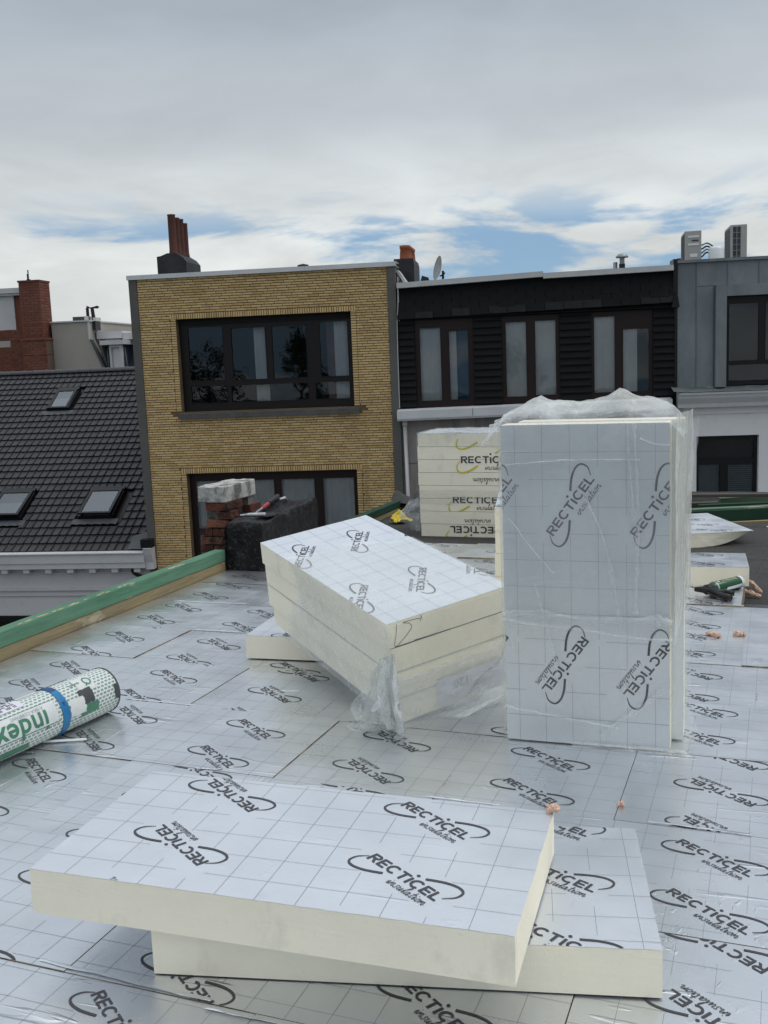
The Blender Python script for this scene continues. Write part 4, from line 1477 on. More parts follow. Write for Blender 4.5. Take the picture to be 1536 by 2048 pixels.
def blob(name, pts, rad, label, seed, group='blobs of pink foam'):
    m = MB()
    sp = spline(pts, 6)
    n = len(sp)
    m.tube([Vector(p) + Vector((.5 * rad * fbm(k * .8, seed + 5), .5 * rad * fbm(k * .8, seed + 6), .4 * rad * fbm(k * .7, seed))) for k, p in enumerate(sp)], [rad * (.55 + .45 * math.sin(math.pi * (k + .6) / (n + .2))) * (1 + .9 * fbm(k * .9, seed + 2)) for k in range(n)], 10)
    for i_, v in enumerate(m.v):
        h = rad * .55
        m.v[i_] = (v[0] + h * (hash1(i_, seed) - .5), v[1] + h * (hash1(i_, seed, 2) - .5), max(v[2] + h * (hash1(i_, seed, 3) - .5), pts[-1][2] - rad))
    o = m.build(name, M['pink'], smooth=False)
    tag(o, label, 'foam blob', group)
    return o


blob('foam_blob', [(.402, 2.552, .252), (.420, 2.549, .262), (.432, 2.550, .254)], .0115, 'pink foam blob at the far corner of the foreground board', 1)
blob('foam_blob', [(.722, 3.105, .006), (.735, 3.100, .007)], .009, 'tiny pink foam dot on the foil beside the open joint', 2)
blob('foam_blob', [(1.63, 5.045, .010), (1.655, 5.025, .012), (1.68, 4.985, .008)], .013, 'long pink foam crumb lying left on the foil joint', 3)
blob('foam_blob', [(1.755, 5.015, .010), (1.785, 5.008, .013), (1.815, 5.0, .008)], .014, 'rounded pink foam crumb lying right on the foil joint', 4)
FZ = -.125
blob('foam_strand', [(2.25, 6.44, FZ + .13), (2.31, 6.47, FZ + .11), (2.37, 6.44, FZ + .06), (2.42, 6.40, FZ + .01)], .016, 'upper strand of pink foam squeezed out onto the bitumen', 5, 'strands of pink foam')
blob('foam_strand', [(2.25, 6.39, FZ + .08), (2.27, 6.395, FZ + .07), (2.29, 6.39, FZ + .055)], .011, 'short middle strand of pink foam beside the cream board', 6, 'strands of pink foam')
blob('foam_strand', [(2.25, 6.32, FZ + .06), (2.31, 6.34, FZ + .03), (2.38, 6.30, FZ + .005)], .013, 'lower strand of pink foam trailing onto the bitumen', 7, 'strands of pink foam')
blob('foam_strand', [(2.17, 5.60, FZ + .11), (2.24, 5.59, FZ + .125), (2.30, 5.56, FZ + .11)], .020, 'flat pink foam smear at the edge of the floor boards', 8, 'strands of pink foam')
for k in range(18):
    u, v = -.1 + .45 * hash1(k, 1), 6.6 + 4.2 * hash1(k, 2)
    if k > 10: u, v = -3.6 + 1.0 * hash1(k, 4), 9.7 + 1.2 * hash1(k, 7)
    m = MB()
    n = 6
    r_ = .006 + .010 * hash1(k, 3)
    m.lathe([(r_ * .3, .0), (r_, .004), (r_ * .5, .009), (.0005, .010)], 6)
    o = m.build('foam_chip', M['foam'], loc=(u * .932 + v * .363, -u * .363 + v * .932, -.1335), rot=(0, 0, k))
    o.scale = (1, .5 + hash1(k, 6), 1)
    tag(o, 'pale foam chip scattered on the dark bitumen roof', 'foam chip', 'foam chips on the bitumen')
m = MB()
m.grid(14, 14, lambda a, c: (.22 * (a - .5) * (1 - .3 * abs(c - .5)), .16 * (c - .5), .015 + .10 * math.exp(-((a - .4) ** 2 + (c - .5) ** 2) * 9) + .07 * crumple(a * 5, c * 5, 81)), uvs=False); m.uv = [None] * len(m.f)
tag(m.build('yellow_bag', M['yplastic'], loc=(.17, 9.95, -.132), rot=(0, 0, .3)), 'crumpled bright yellow plastic scrap on the bitumen by the stack', 'plastic scrap')


# planks piled on the bitumen at the right
def plank(lab, x0, y0, x1, y1, z, w, h, mat, seed, z1=None):
    L = math.hypot(x1 - x0, y1 - y0)
    m = MB()
    n = 20
    pr = [(-w / 2, -h / 2), (w / 2, -h / 2), (w / 2, h / 2), (-w / 2, h / 2)]
    for k in range(n + 1):
        t = k / n - .5
        for p, q in pr: m.v.append((L * t, p + .003 * fbm(k * .4, p, seed), q + .003 * fbm(k * .4, q + 3, seed)))
    for k in range(n):
        for j in range(4):
            l = (j + 1) % 4
            m.f.append((k * 4 + j, (k + 1) * 4 + j, (k + 1) * 4 + l, k * 4 + l)); m.m.append(0); m.uv.append(None)
    m.f += [(0, 1, 2, 3), (n * 4 + 3, n * 4 + 2, n * 4 + 1, n * 4)]; m.m += [0, 0]; m.uv += [None, None]
    tilt = math.atan2((z1 - z) if z1 is not None else 0, L)
    o = m.build('plank', M[mat], loc=((x0 + x1) / 2, (y0 + y1) / 2, ((z + (z1 if z1 is not None else z)) / 2) + h / 2))
    o.rotation_euler = (0, -tilt, math.atan2(y1 - y0, x1 - x0))
    tag(o, lab, 'plank', 'planks on the bitumen')


plank('dark green beam with pale top lying behind the snapped board', 2.35, 9.30, 4.9, 9.40, -.134, .10, .105, 'green_dark', 1)
plank('pale green lath lying on top of the dark green beam', 2.35, 9.335, 4.9, 9.435, -.028, .09, .012, 'green_pale', 2)
plank('thin raw wooden lath on the bitumen in front of the green beam', 2.6, 9.10, 4.7, 9.19, -.134, .05, .02, 'wood', 3)
plank('short green plank behind the dark green beam', 3.05, 9.72, 4.9, 9.75, -.134, .09, .10, 'green_dark', 4)
plank('flat green board lying low behind the other timbers', 2.5, 9.62, 3.9, 9.66, -.134, .10, .06, 'green_dark', 5)
plank('weathered grey board leaning over the green planks', 2.45, 10.05, 4.7, 9.72, .015, .10, .03, 'wood_grey', 6, -.01)
plank('second weathered grey board lying farthest back', 2.45, 10.28, 4.4, 10.12, -.134, .12, .05, 'wood_grey', 7)
plank('bright green slat sticking out beside the grey boards', 3.35, 10.02, 4.9, 10.08, -.134, .08, .115, 'green_pale', 8)

# ------------------------------------------------------------------ the houses across the street
SO = Vector((-2.25, 19.5, 0))
SY = R(-8)


def house(label, name='house', cat='house'):
    h = empty(name, (SO.x, SO.y, 0), (0, 0, SY))
    return tag(h, label, cat)


def part(name, mat, parent, *boxes, **kw):
    m = MB()
    for b in boxes: m.box(*b)
    return m.build(name, M[mat] if isinstance(mat, str) else mat, parent, **kw)


def curtain(parent, s0, s1, z0, z1, n, mat='curtain', seed=0, amp=.018, folds=26):
    m = MB()
    def cf(a, c):
        w = .6 + .4 * fbm(a * 3, seed)
        return (s0 + (s1 - s0) * a, n + amp * w * math.sin(a * folds * (s1 - s0) * 2.2 + 2 * fbm(a * 4, c, seed)) + .01 * fbm(a * 9, c * 2, seed), z0 + (z1 - z0) * c)
    m.grid(max(16, int((s1 - s0) * 60)), 5, cf, uvs=False); m.uv = [None] * len(m.f)
    return m.build('curtain', M[mat], parent, smooth=True)


def window(parent, s0, s1, z0, z1, n, panes, mat='frame', glassm='glass', d=.06):
    """frame with openings; panes = list of (s0,s1,z0,z1); the frame fills the rest"""
    xs = sorted({s0, s1} | {p[0] for p in panes} | {p[1] for p in panes})
    zs = sorted({z0, z1} | {p[2] for p in panes} | {p[3] for p in panes})
    m = MB()
    for i in range(len(xs) - 1):
        for j in range(len(zs) - 1):
            cx, cz = (xs[i] + xs[i + 1]) / 2, (zs[j] + zs[j + 1]) / 2
            if any(p[0] < cx < p[1] and p[2] < cz < p[3] for p in panes): continue
            m.box(xs[i], xs[i + 1], n, n + d, zs[j], zs[j + 1])
    w = m.build('window', M[mat], parent)
    for p in panes:
        g_ = MB(); g_.face([(p[0], n + .025, p[2]), (p[1], n + .025, p[2]), (p[1], n + .025, p[3]), (p[0], n + .025, p[3])]); g_.build('pane', M[glassm], w)
        t = .012
        b_ = MB()
        b_.box(p[0], p[0] + t, n - .006, n + .02, p[2] + t, p[3] - t); b_.box(p[1] - t, p[1], n - .006, n + .02, p[2] + t, p[3] - t)
        b_.box(p[0], p[1], n - .006, n + .02, p[2], p[2] + t); b_.box(p[0], p[1], n - .006, n + .02, p[3] - t, p[3])
        b_.build('glazing_bead', M[mat], w)
    return w


# ---- yellow brick house
yh = house('narrow yellow brick house with two wide dark windows')
WIN = [(-1.60, 1.792, .655, 2.425), (-1.595, 1.78, -2.6, -.545)]
X0, X1, ZT, ZB, CH = -2.317, 2.503, 3.20, -3.2, .0478
wm_ = MB()
def wallrect(a, b, c, d): wm_.box(a, b, .012, .34, c, d)
wallrect(X0, WIN[0][0], -9.5, ZT); wallrect(WIN[0][1], X1, -9.5, ZT)
wallrect(WIN[0][0], WIN[0][1], 2.425, ZT); wallrect(WIN[0][0], WIN[0][1], -.545, .655); wallrect(WIN[0][0], WIN[0][1], -9.5, -2.6)
wm_.build('wall', M['mortar'], yh)
part('side_wall', 'concrete', yh, (-2.47, -2.32, .345, 9, -9.5, 3.16), (2.506, 2.655, .345, 9, -9.5, 3.16), (-2.32, 2.506, 8.7, 9, -9.5, 3.16), (-2.32, 2.506, .345, 8.7, 2.98, 3.12))
part('concrete_pier', 'concrete', yh, (-2.476, -2.320, -.025, .34, -2.2, 3.197))
part('concrete_pier', 'concrete', yh, (2.506, 2.660, -.025, .34, -2.2, 3.197))
cp = MB(); cp.box(-2.50, 2.685, -.05, .40, 3.200, 3.205); cp.box(-2.50, 2.685, -.05, -.044, 3.205, 3.283); cp.box(-2.50, 2.685, -.044, .42, 3.277, 3.283)
cp.build('coping', M['alu'], yh)
bricks = []
rows = int((ZT - ZB) / CH)
for r_ in range(rows):
    z1 = ZT - .004 - r_ * CH
    z0 = z1 - .0335
    zc = (z0 + z1) / 2
    off = (0, .1, .055, .15)[r_ % 4] + .01 * (hash1(r_, 5) - .5)
    segs = [(X0 + .003, X1 - .003)]
    for k, (a0, a1, b0, b1) in enumerate(WIN):
        if b0 - .10 < zc < b1 + .102:
            ex = .108
            segs = [(X0 + .003, a0 - ex), (a1 + ex, X1 - .003)]
            if zc < b1 and zc > b0 - .005:       # jamb headers
                bricks.append((a0 - .098, a0 - .002, z0, z1)); bricks.append((a1 + .002, a1 + .098, z0, z1))
            elif zc < b0:
                segs = [(X0 + .003, X1 - .003)]
    for a, b in segs:
        x = X0 - off
        while x < b:
            l = .192 + .006 * (hash1(r_, x) - .5)
            p, q = max(a, x), min(b, x + l)
            if q - p > .02: bricks.append((p, q, z0, z1))
            x += l + .009
bricks = [b for b in bricks if b[2] > -3.15 and not (b[3] > .52 and b[2] < .66 and b[0] < 1.89 and b[1] > -1.64)]
bricks.sort(key=lambda b: -(b[2] + b[0] * .25 + (.3 if b[1] - b[0] > .15 else -9)))
unit = MB().box(-.5, .5, 0, 1, -.5, .5, skip='k').mesh('brick', M['ybrick'])
for k, (a, b, c, d) in enumerate(bricks[:300]):
    inst('brick', unit, yh, ((a + b) / 2, -.003 * hash1(a, c) + .0005, (c + d) / 2), (0, 0, 0), (b - a, .0145, d - c))
m = MB()
for (a, b, c, d) in bricks[300:]: m.box(a, b, -.003 * hash1(a, c) + .0005, .014, c, d, skip='k')
tag(m.build('brickwork', M['ybrick'], yh), kind='stuff')
for (zl, sa, sb) in ((2.428, -1.712, 1.902), (-.535, -1.69, 1.895)):
    m = MB()
    nn = int((sb - sa) / .0462)
    for k in range(nn):
        x = sa + (sb - sa) * k / nn
        m.box(x + .004, x + .037, -.012 - .003 * hash1(k), .014, zl, zl + .094, skip='k')
    tag(m.build('soldier_course', M['ybrick'], yh), kind='stuff')
# jamb reveals
for (a0, a1, b0, b1) in WIN:
    part('reveal', 'mortar', yh, (a0 - .001, a0 + .003, .013, .2, b0, b1), (a1 - .003, a1 + .001, .013, .2, b0, b1), (a0, a1, .013, .2, b1 - .003, b1 + .001))
sl = MB(); sl.prism([(-.07, .525), (.16, .545), (.16, .655), (-.07, .625)], -1.645, 1.893, lambda a, p, q: (a, p, q)); sl.build('window_sill', M['sill'], yh)
w1 = window(yh, -1.592, 1.785, .66, 2.42, .16, [(-1.44, -.735, 1.235, 2.275), (-.585, .105, 1.225, 2.225), (.215, .90, 1.225, 2.225), (1.14, 1.70, 1.225, 2.27), (-1.44, -.70, .80, 1.15), (-.64, .90, .80, 1.14), (1.02, 1.70, .80, 1.14)])
part('shutter_box', 'room', w1, (-1.59, 1.783, .13, .158, 2.31, 2.42))
curtain(w1, -.18, .08, .8, 2.24, .36, 'curtain', 3)
curtain(w1, 1.24, 1.44, .8, 2.3, .40, 'curtain_pink', 4); curtain(w1, 1.40, 1.72, .8, 2.3, .34, 'curtain', 5)
w2 = window(yh, -1.588, 1.775, -2.6, -.548, .16, [(-1.48, -.62, -2.5, -.70), (-.50, .12, -2.5, -.70), (.24, .925, -2.5, -.70), (1.075, 1.70, -2.5, -.70)], 'redframe')
for k, (a, b) in enumerate(((-1.5, -.6), (-.52, .11), (.22, .93), (1.06, 1.72))): curtain(w2, a, b, -2.5, -.68, .245, 'curtain', 11 + k)
part('room', 'room', yh, (-2.3, 2.5, 1.6, 1.65, -2.7, 2.95), (-2.3, 2.5, .345, 1.6, -.42, -.36), (-2.3, 2.5, .345, 1.6, 2.7, 2.75), (-2.3, 2.5, .345, 1.6, -2.75, -2.7), (-2.3, 2.5, .345, 1.6, .50, .56))
ch = MB()
ch.prism([(-2.585, 3.0), (-1.95, 3.0), (-1.95, 3.70), (-2.03, 3.80), (-2.17, 3.89), (-2.36, 3.89), (-2.50, 3.84), (-2.585, 3.83)], 1.95, 2.9, lambda a, p, q: (p, a, q))
cb = ch.build('chimney', M['leadblack'], yh)
for k in range(4):
    m = MB(); h_ = (.80, .76, .76, .70)[k]
    Mx = Matrix.Translation((-2.255 + .012 * k, 2.08 + .22 * k, 3.885))
    m.lathe([(.095, 0), (.083, .08), (.080, h_ - .03), (.085, h_ - .02), (.085, h_), (.068, h_), (.066, h_ - .2)], 16, 0, Mx); m.build('chimney_pot', M['pot'], cb, smooth=True)
m = MB(); m.lathe([(.14, 0), (.14, .10), (.11, .13), (.001, .14)], 14, 0, Matrix.Translation((.62, 1.5, 3.12)) @ Matrix.Scale(2.6, 4, (0, 0, 1))); m.build('roof_vent', M['black'], yh)
part('downpipe', 'pipe', yh, (2.70, 2.712, -.03, -.018, 2.2, 3.0))

# ---- tiled house on the left
th = house('house with dark tiled roof, three skylights and white cornice')
SL = (1.52 + 2.05) / 6.0
ra = math.atan(SL)
RL = math.hypot(6.0, 3.57)
def roofp(s, q, h=0):      # q along the slope from the eave
    return (s, q * math.cos(ra) - h * math.sin(ra), -2.05 + q * math.sin(ra) + h * math.cos(ra))
m = MB(); m.face([roofp(-11, -.1, -.02), roofp(-2.48, -.1, -.02), roofp(-2.48, RL, -.02), roofp(-11, RL, -.02)]); m.face([(-11, 6, 1.5), (-2.48, 6, 1.5), (-2.48, 12, -2), (-11, 12, -2)])
rf = m.build('roof', M['blackframe'], th)
TWd, TLn = .168, .2494
prof = [(0, .008), (.012, .013), (.026, .005), (.075, .002), (.118, .004), (.141, .015), (.147, .013)]
def tile_geo(mb, s, q, j):
    top = [(roofp(s + x, q - .012, h + .034 + j), roofp(s + x, q + TLn + .02, h + .002)) for x, h in prof]
    for k in range(len(prof) - 1):
        mb.face([top[k][0], top[k + 1][0], top[k + 1][1], top[k][1]])
        b0, b1 = roofp(s + prof[k][0], q - .012, prof[k][1] + .002), roofp(s + prof[k + 1][0], q - .012, prof[k + 1][1] + .002)
        mb.face([b0, b1, top[k + 1][0], top[k][0]])
    mb.face([roofp(s, q - .012, -.015), top[0][0], top[0][1], roofp(s, q + TLn, -.015)]); mb.face([top[-1][0], roofp(s + prof[-1][0], q - .012, -.015), roofp(s + prof[-1][0], q + TLn, -.015), top[-1][1]])
SKY = [(-6.52, -5.95, 4.45, 5.20), (-6.32, -5.55, .86, 1.68), (-4.29, -3.52, .86, 1.68)]
tiles = []
for r_ in range(28):
    q = r_ * TLn
    nq = (q + .1) * math.cos(ra)
    for c in range(50):
        s = -2.50 - TWd * (c + 1)
        if s < -10.9: continue
        if any(a - .10 < s + .08 < b + .10 and n0 - .16 < nq < n1 + .05 for a, b, n0, n1 in SKY): continue
        tiles.append((s, q, r_, c))
tiles.sort(key=lambda t: t[1] * 1.1 - t[0] * .9 if False else (t[1] - 1.2 * (t[0] + 2.5)))
for k, (s, q, r_, c) in enumerate(tiles):
    pass
tm = MB(); tile_geo(tm, 0, 0, 0)
tme = tm.mesh('tile', M['tile'])
o0 = Vector(roofp(0, 0))
for (s, q, r_, c) in tiles[:300]:
    d = Vector(roofp(s, q)) - o0
    inst('tile', tme, rf, d + Vector((0, 0, .003 * (hash1(r_, c) - .5))), (.006 * (hash1(r_, c, 1) - .5), 0, .004 * (hash1(c, r_) - .5)))
m = MB()
for (s, q, r_, c) in tiles[300:]: tile_geo(m, s, q, .003 * (hash1(r_, c) - .5))
tag(m.build('tile_field', M['tile'], rf), kind='stuff')
rg = MB()
rme = MB()
for k in range(9):
    pass
def ridge_mesh():
    m = MB()
    for j in range(8):
        a0, a1 = math.pi * j / 8, math.pi * (j + 1) / 8
        for x0, x1, r0, r1 in ((0, .02, .098, .098), (.02, .04, .098, .086), (.04, .33, .086, .084)):
            m.face([(x0, -r0 * math.cos(a0), r0 * math.sin(a0)), (x0, -r0 * math.cos(a1), r0 * math.sin(a1)), (x1, -r1 * math.cos(a1), r1 * math.sin(a1)), (x1, -r1 * math.cos(a0), r1 * math.sin(a0))])
    return m.mesh('ridge_tile', M['ridge'])
rme = ridge_mesh()
for k in range(28): inst('ridge_tile', rme, rf, (-10.9 + .308 * k, 5.98, 1.525), (.02 * (hash1(k, 3) - .5), 0, 0))
for k, (a, b, n0, n1) in enumerate(SKY):
    q0, q1 = n0 / math.cos(ra), n1 / math.cos(ra)
    m = MB()
    def sbox(sa, sb, qa, qb, ha, hb):
        p = [roofp(*t) for t in ((sa, qa, ha), (sb, qa, ha), (sb, qb, ha), (sa, qb, ha), (sa, qa, hb), (sb, qa, hb), (sb, qb, hb), (sa, qb, hb))]
        for f_ in ((0, 1, 5, 4), (1, 2, 6, 5), (2, 3, 7, 6), (3, 0, 4, 7), (4, 5, 6, 7)): m.face([p[i] for i in f_])
    w_ = .07
    sbox(a, a + w_, q0, q1, 0, .10); sbox(b - w_, b, q0, q1, 0, .10); sbox(a, b, q1 - .08, q1 + .02, 0, .125); sbox(a, b, q0 - .01, q0 + .05, 0, .07)
    sk = m.build('skylight', M['blackframe'], rf)
    h1 = .125 if k != 2 else .125
    h0 = .10 if k == 0 else .17          # the lower two stand ajar
    m = MB(); fr_ = .05
    def q4(sa, sb, qa, qb, l=0): 
        hh = lambda q: h0 + (h1 - h0) * (q - q0) / (q1 - q0) + l
        return [roofp(sa, qa, hh(qa)), roofp(sb, qa, hh(qa)), roofp(sb, qb, hh(qb)), roofp(sa, qb, hh(qb))]
    for (sa, sb, qa, qb) in ((a + .03, a + .09, q0, q1 - .08), (b - .09, b - .03, q0, q1 - .08), (a + .09, b - .09, q0, q0 + .05), (a + .09, b - .09, q1 - .16, q1 - .08)):
        p, p2 = q4(sa, sb, qa, qb, .012), q4(sa, sb, qa, qb, -.03)
        m.face(p); m.face([p2[0], p2[1], p[1], p[0]]); m.face([p2[1], p2[2], p[2], p[1]]); m.face([p2[3], p2[0], p[0], p[3]])
    m.build('sash', M['blackframe'], sk)
    m = MB(); m.face(q4(a + .09, b - .09, q0 + .05, q1 - .16, 0)); m.build('pane', M['glass_sky'], sk)
    if k != 2:
        m = MB(); m.face(q4(a + .09, b - .09, q0 + .05, q0 + .05 + (q1 - q0) * .42, -.012)); m.build('white_blind', M['white'], sk)
    m = MB(); m.face(q4(a + .09, b - .09, q0 + .05, q1 - .16, -.10)); m.build('lining', M['bluegrey'], sk)
    m = MB(); m.grid(30, 3, lambda u_, c: roofp(a - .10 + (b - a + .22) * u_, q0 - .02 - .17 * c, .034 + .008 * math.sin(u_ * (b - a + .22) / TWd * 6.283) * c), uvs=False); m.uv = [None] * len(m.f)
    m.build('lead_apron', M['lead'], sk, smooth=True)
m = MB(); m.grid(10, 6, lambda a_, c: roofp(-2.90 + .42 * a_, -.02 + .62 * c * (1 - .35 * (1 - a_)), .055 + .015 * fbm(a_ * 4, c * 4, 2)), uvs=False); m.uv = [None] * len(m.f)
m.build('lead_flashing', M['lead'], rf, smooth=True)
part('wall', 'render', th, (-11, -2.48, .0, .3, -9.5, -2.365), (-11, -10.8, .3, 11.9, -9.5, -2.3), (-11, -2.48, 11.7, 12, -9.5, -2.1))
cr = MB(); cr.prism([(.02, -2.365), (-.20, -2.365), (-.20, -2.26), (-.225, -2.25), (-.225, -2.075), (-.26, -2.065), (-.26, -2.045), (.02, -2.045)], -11, -2.50, lambda a, p, q: (a, p, q)); cr.build('cornice', M['white'], th)
cr = MB(); cr.prism([(.01, -2.40), (-.16, -2.40), (-.16, -2.26), (-.225, -2.10), (-.26, -1.97), (.01, -1.97)], -2.499, -2.335, lambda a, p, q: (a, p, q)); cr.build('cornice_return', M['white'], th)
for k in range(14): part('bracket', 'white', th, (-5.49 + .4665 * k - .4665 * 7 - .055, -5.49 + .4665 * k - .4665 * 7 + .075, -.17, -.001, -2.452, -2.367))
m = MB(); m.tube(spline([(-2.80, -.09, -2.40), (-2.80, -.09, -2.46), (-2.74, -.08, -2.52), (-2.56, -.06, -2.60), (-2.40, -.06, -2.72), (-2.38, -.06, -3.4)], 5), .032, 10); m.build('downpipe', M['blackframe'], th, smooth=True)
part('string_course', 'render', th, (-11, -2.48, -.05, -.001, -2.84, -2.79), (-11, -2.48, -.03, -.001, -2.95, -2.92))
part('frieze_line', 'render', th, (-11, -2.48, -.03, -.001, -2.50, -2.475))
part('shade_panel', 'room', th, (-6.98, -5.02, -.010, -.002, -4.58, -3.38))  # near-black panel on the wall, coloured in place of the unlit room
wl_ = window(th, -7.0, -5.0, -4.6, -3.36, -.05, [(-6.9, -6.05, -4.5, -3.46), (-5.95, -5.1, -4.5, -3.46)], 'blackframe', d=.038)
part('gutter_corner', 'blackframe', th, (-2.56, -2.34, -.2, .0, -1.965, -1.80))

# ---- slate-clad house
bh = house('house clad in black slates with three tall curtained windows')
part('wall', 'stained', bh, (2.66, 7.70, .03, .34, -9.5, .36))
part('side_wall', 'concrete', bh, (2.662, 2.78, .345, 9, -9.5, 2.8), (7.58, 7.69, .345, 9, -9.5, 2.85), (2.78, 7.58, 8.7, 9, -9.5, 2.8), (2.78, 7.58, .36, 8.7, 2.60, 2.72))
co = MB(); co.prism([(.02, .36), (-.20, .36), (-.22, .40), (-.22, .545), (.02, .575)], 2.62, 7.60, lambda a, p, q: (a, p, q + (a - 2.6) * .010)); co.build('cornice', M['alu'], bh)
part('cornice_joint', 'concrete', bh, (4.02, 4.03, -.223, -.219, .42, .55))
SLT = [(2.98, 4.055), (4.586, 5.625), (6.20, 7.285)]
sheath = MB()
for a, b in ((2.665, 2.98), (4.055, 4.586), (5.625, 6.20), (7.285, 7.69)): sheath.box(a, b, .03, .3, .57, 2.25)
sheath.box(2.665, 7.69, .03, .29, 2.20, 2.86)
sheath.build('sheathing', M['slate'], bh)
for (a, b) in ((2.667, 2.975), (4.06, 4.582), (5.63, 6.195), (7.29, 7.688)):
    for r_ in range(13):
        z = .60 + .127 * r_ + (a - 2.6) * .012
        j = hash1(a, r_)
        m = MB(); m.prism([(.028, 0), (-.018, 0), (-.018, .012), (.020, .150), (.028, .150)], a + .004 * j, b - .004 * hash1(r_, a), lambda u_, p, q: (u_, p, q + z + .004 * (j - .5)))
        m.build('slat', M['slate'], bh)
    m = MB(); m.box(a + .02 if b - a < .35 else (a + b) / 2 - .01, a + .035 if b - a < .35 else (a + b) / 2 + .01, -.012, .02, .6, 2.2); 
for r_ in range(5):
    z = 2.235 + .112 * r_
    x = 2.67 - .17 * (r_ % 2)
    while x < 7.68:
        a_, b_ = max(2.67, x), min(7.69, x + .335)
        if b_ - a_ > .04:
            j = hash1(x, r_, 4)
            pr_ = -.075 + .022 * r_
            zs_ = z + (a_ - 2.67) * .016
            m = MB(); m.prism([(pr_ + .02, 0), (pr_ - .012, -.012 * j), (pr_ - .012, .004), (pr_ + .012, .13), (pr_ + .02, .13)], a_ + .003, b_ - .003, lambda u_, p, q: (u_, p + .012 * (j - .5) * (1 if r_ < 2 else .3), q + zs_ + (.016 * (j - .5) if r_ < 2 else 0)))
            m.build('slate', M['slate_edge'] if (r_ == 0 and j > .3) else M['slate'], bh)
        x += .338
part('soffit', 'slate', bh, (2.67, 7.69, -.07, .029, 2.225, 2.235))
m = MB()
for a, b, z0, z1 in ((2.69, 5.35, (2.79, 2.868), (2.888, 2.962)), (5.352, 7.63, (2.835, 2.862), (2.929, 2.965))):
    m.prism([(-.13, 0), (-.13, .095), (.30, .095), (.30, .0)], 0, 1, lambda t, p, q, a=a, b=b, z0=z0: (a + (b - a) * t, p, q + z0[0] + (z0[1] - z0[0]) * t))
m.build('coping', M['pale_alu'], bh)
wb = window(bh, 2.98, 4.055, .585, 2.215, .05, [(3.055, 3.46, .70, 2.06), (3.60, 3.97, .705, 1.99)], 'redframe')
curtain(wb, 3.05, 3.47, .68, 2.08, .13, 'curtain', 31, .01); curtain(wb, 3.59, 3.74, .68, 2.05, .13, 'curtain', 32, .01); curtain(wb, 3.735, 3.98, .68, 2.05, .19, 'curtain_blue', 33, .01)
wb = window(bh, 4.586, 5.625, .61, 2.235, .05, [(4.645, 5.035, .72, 2.10), (5.18, 5.57, .735, 2.105)], 'redframe')
curtain(wb, 4.63, 5.05, .7, 2.13, .12, 'curtain', 35, .006); curtain(wb, 5.17, 5.58, .7, 2.13, .12, 'curtain', 36, .006)
wb = window(bh, 6.20, 7.285, .63, 2.25, .05, [(6.24, 6.625, .74, 2.125), (6.752, 7.235, .74, 1.885)], 'redframe')
curtain(wb, 6.23, 6.64, .72, 2.15, .13, 'curtain', 38, .01); curtain(wb, 6.74, 7.02, .72, 1.9, .13, 'curtain', 39, .012)
part('room', 'room', bh, (2.79, 7.57, 1.5, 1.55, .3, 2.6), (2.79, 7.57, .345, 1.5, .30, .36), (2.79, 7.57, .35, 1.5, 2.5, 2.55))
dp = MB(); dp.tube([(2.745, -.07, .36), (2.745, -.07, .26)], .05, 12); dp.tube([(2.745, -.07, .27), (2.775, -.07, -3.2)], .036, 12); dp.build('downpipe', M['pipe'], bh, smooth=True)
part('wall_seam', 'concrete', bh, (2.66, 3.2, .022, .029, -.46, -.45), (2.665, 2.69, .0, .029, -3, .34))
m = MB(); m.tube(spline([(2.71, -.11, 2.82), (2.70, -.10, 2.5), (2.67, -.06, 2.2), (2.655, -.03, 1.6), (2.65, -.03, .6)], 5), .008, 6); m.build('cable', M['pipe'], bh)
m = MB(); m.prism([(2.46, 2.7), (2.86, 2.7), (2.86, 3.40), (2.84, 3.475), (2.46, 3.475)], 1.5, 2.6, lambda a, p, q: (p, a, q)); c2 = m.build('chimney', M['leadblack'], bh)
for k in range(4):
    m = MB(); m.lathe([(.115, 0), (.112, .05), (.098, .20), (.11, .21), (.11, .265), (.085, .265), (.08, .1)], 14, 0, Matrix.Translation((2.68 + .006 * k, 1.62 + .24 * k, 3.472))); m.build('chimney_pot', M['pot_orange'], c2, smooth=True)
m = MB(); m.box(2.665, 2.72, .2, .5, 2.95, 3.10); m.prism([(2.66, 3.12), (2.70, 3.14), (2.86, 2.9), (2.80, 2.9)], .1, .5, lambda a, p, q: (p, a, q)); m.build('flashing', M['pale_alu'], bh)
m = MB(); m.prism([(2.95, 2.9), (3.02, 3.12), (3.14, 3.08), (3.18, 2.95)], 1.4, 1.5, lambda a, p, q: (p, a, q)); m.build('chimney_debris', M['leadblack'], bh)

# satellite dish, vents on that roof
def dish_obj():
    e = empty('satellite_dish', (SO.x, SO.y, 0), (0, 0, SY))
    tag(e, 'pale satellite dish on the slate-clad house beside the orange chimney pots', 'satellite dish')
    Mx = Matrix.Translation((3.33, 1.5, 3.26)) @ Matrix.Rotation(R(-68), 4, 'Z') @ Matrix.Rotation(R(78), 4, 'X')
    m = MB(); m.lathe([(.001, -.05), (.08, -.045), (.16, -.028), (.235, .004), (.24, .010), (.235, .008), (.16, -.022), (.001, -.044)], 26, 0, Mx); m.build('reflector', M['dish'], e, smooth=True)
    m = MB(); m.tube([(3.36, 1.50, 3.10), (3.43, 1.50, 3.12), (3.47, 1.48, 3.16)], .014, 8); m.tube([(3.43, 1.5, 3.05), (3.43, 1.5, 3.20)], .022, 8); m.build('bracket', M['blackframe'], e)
    m = MB(); m.tube([(3.42, 1.55, 2.6), (3.42, 1.55, 3.12)], .018, 8); m.build('mast', M['metal'], e)
dish_obj()
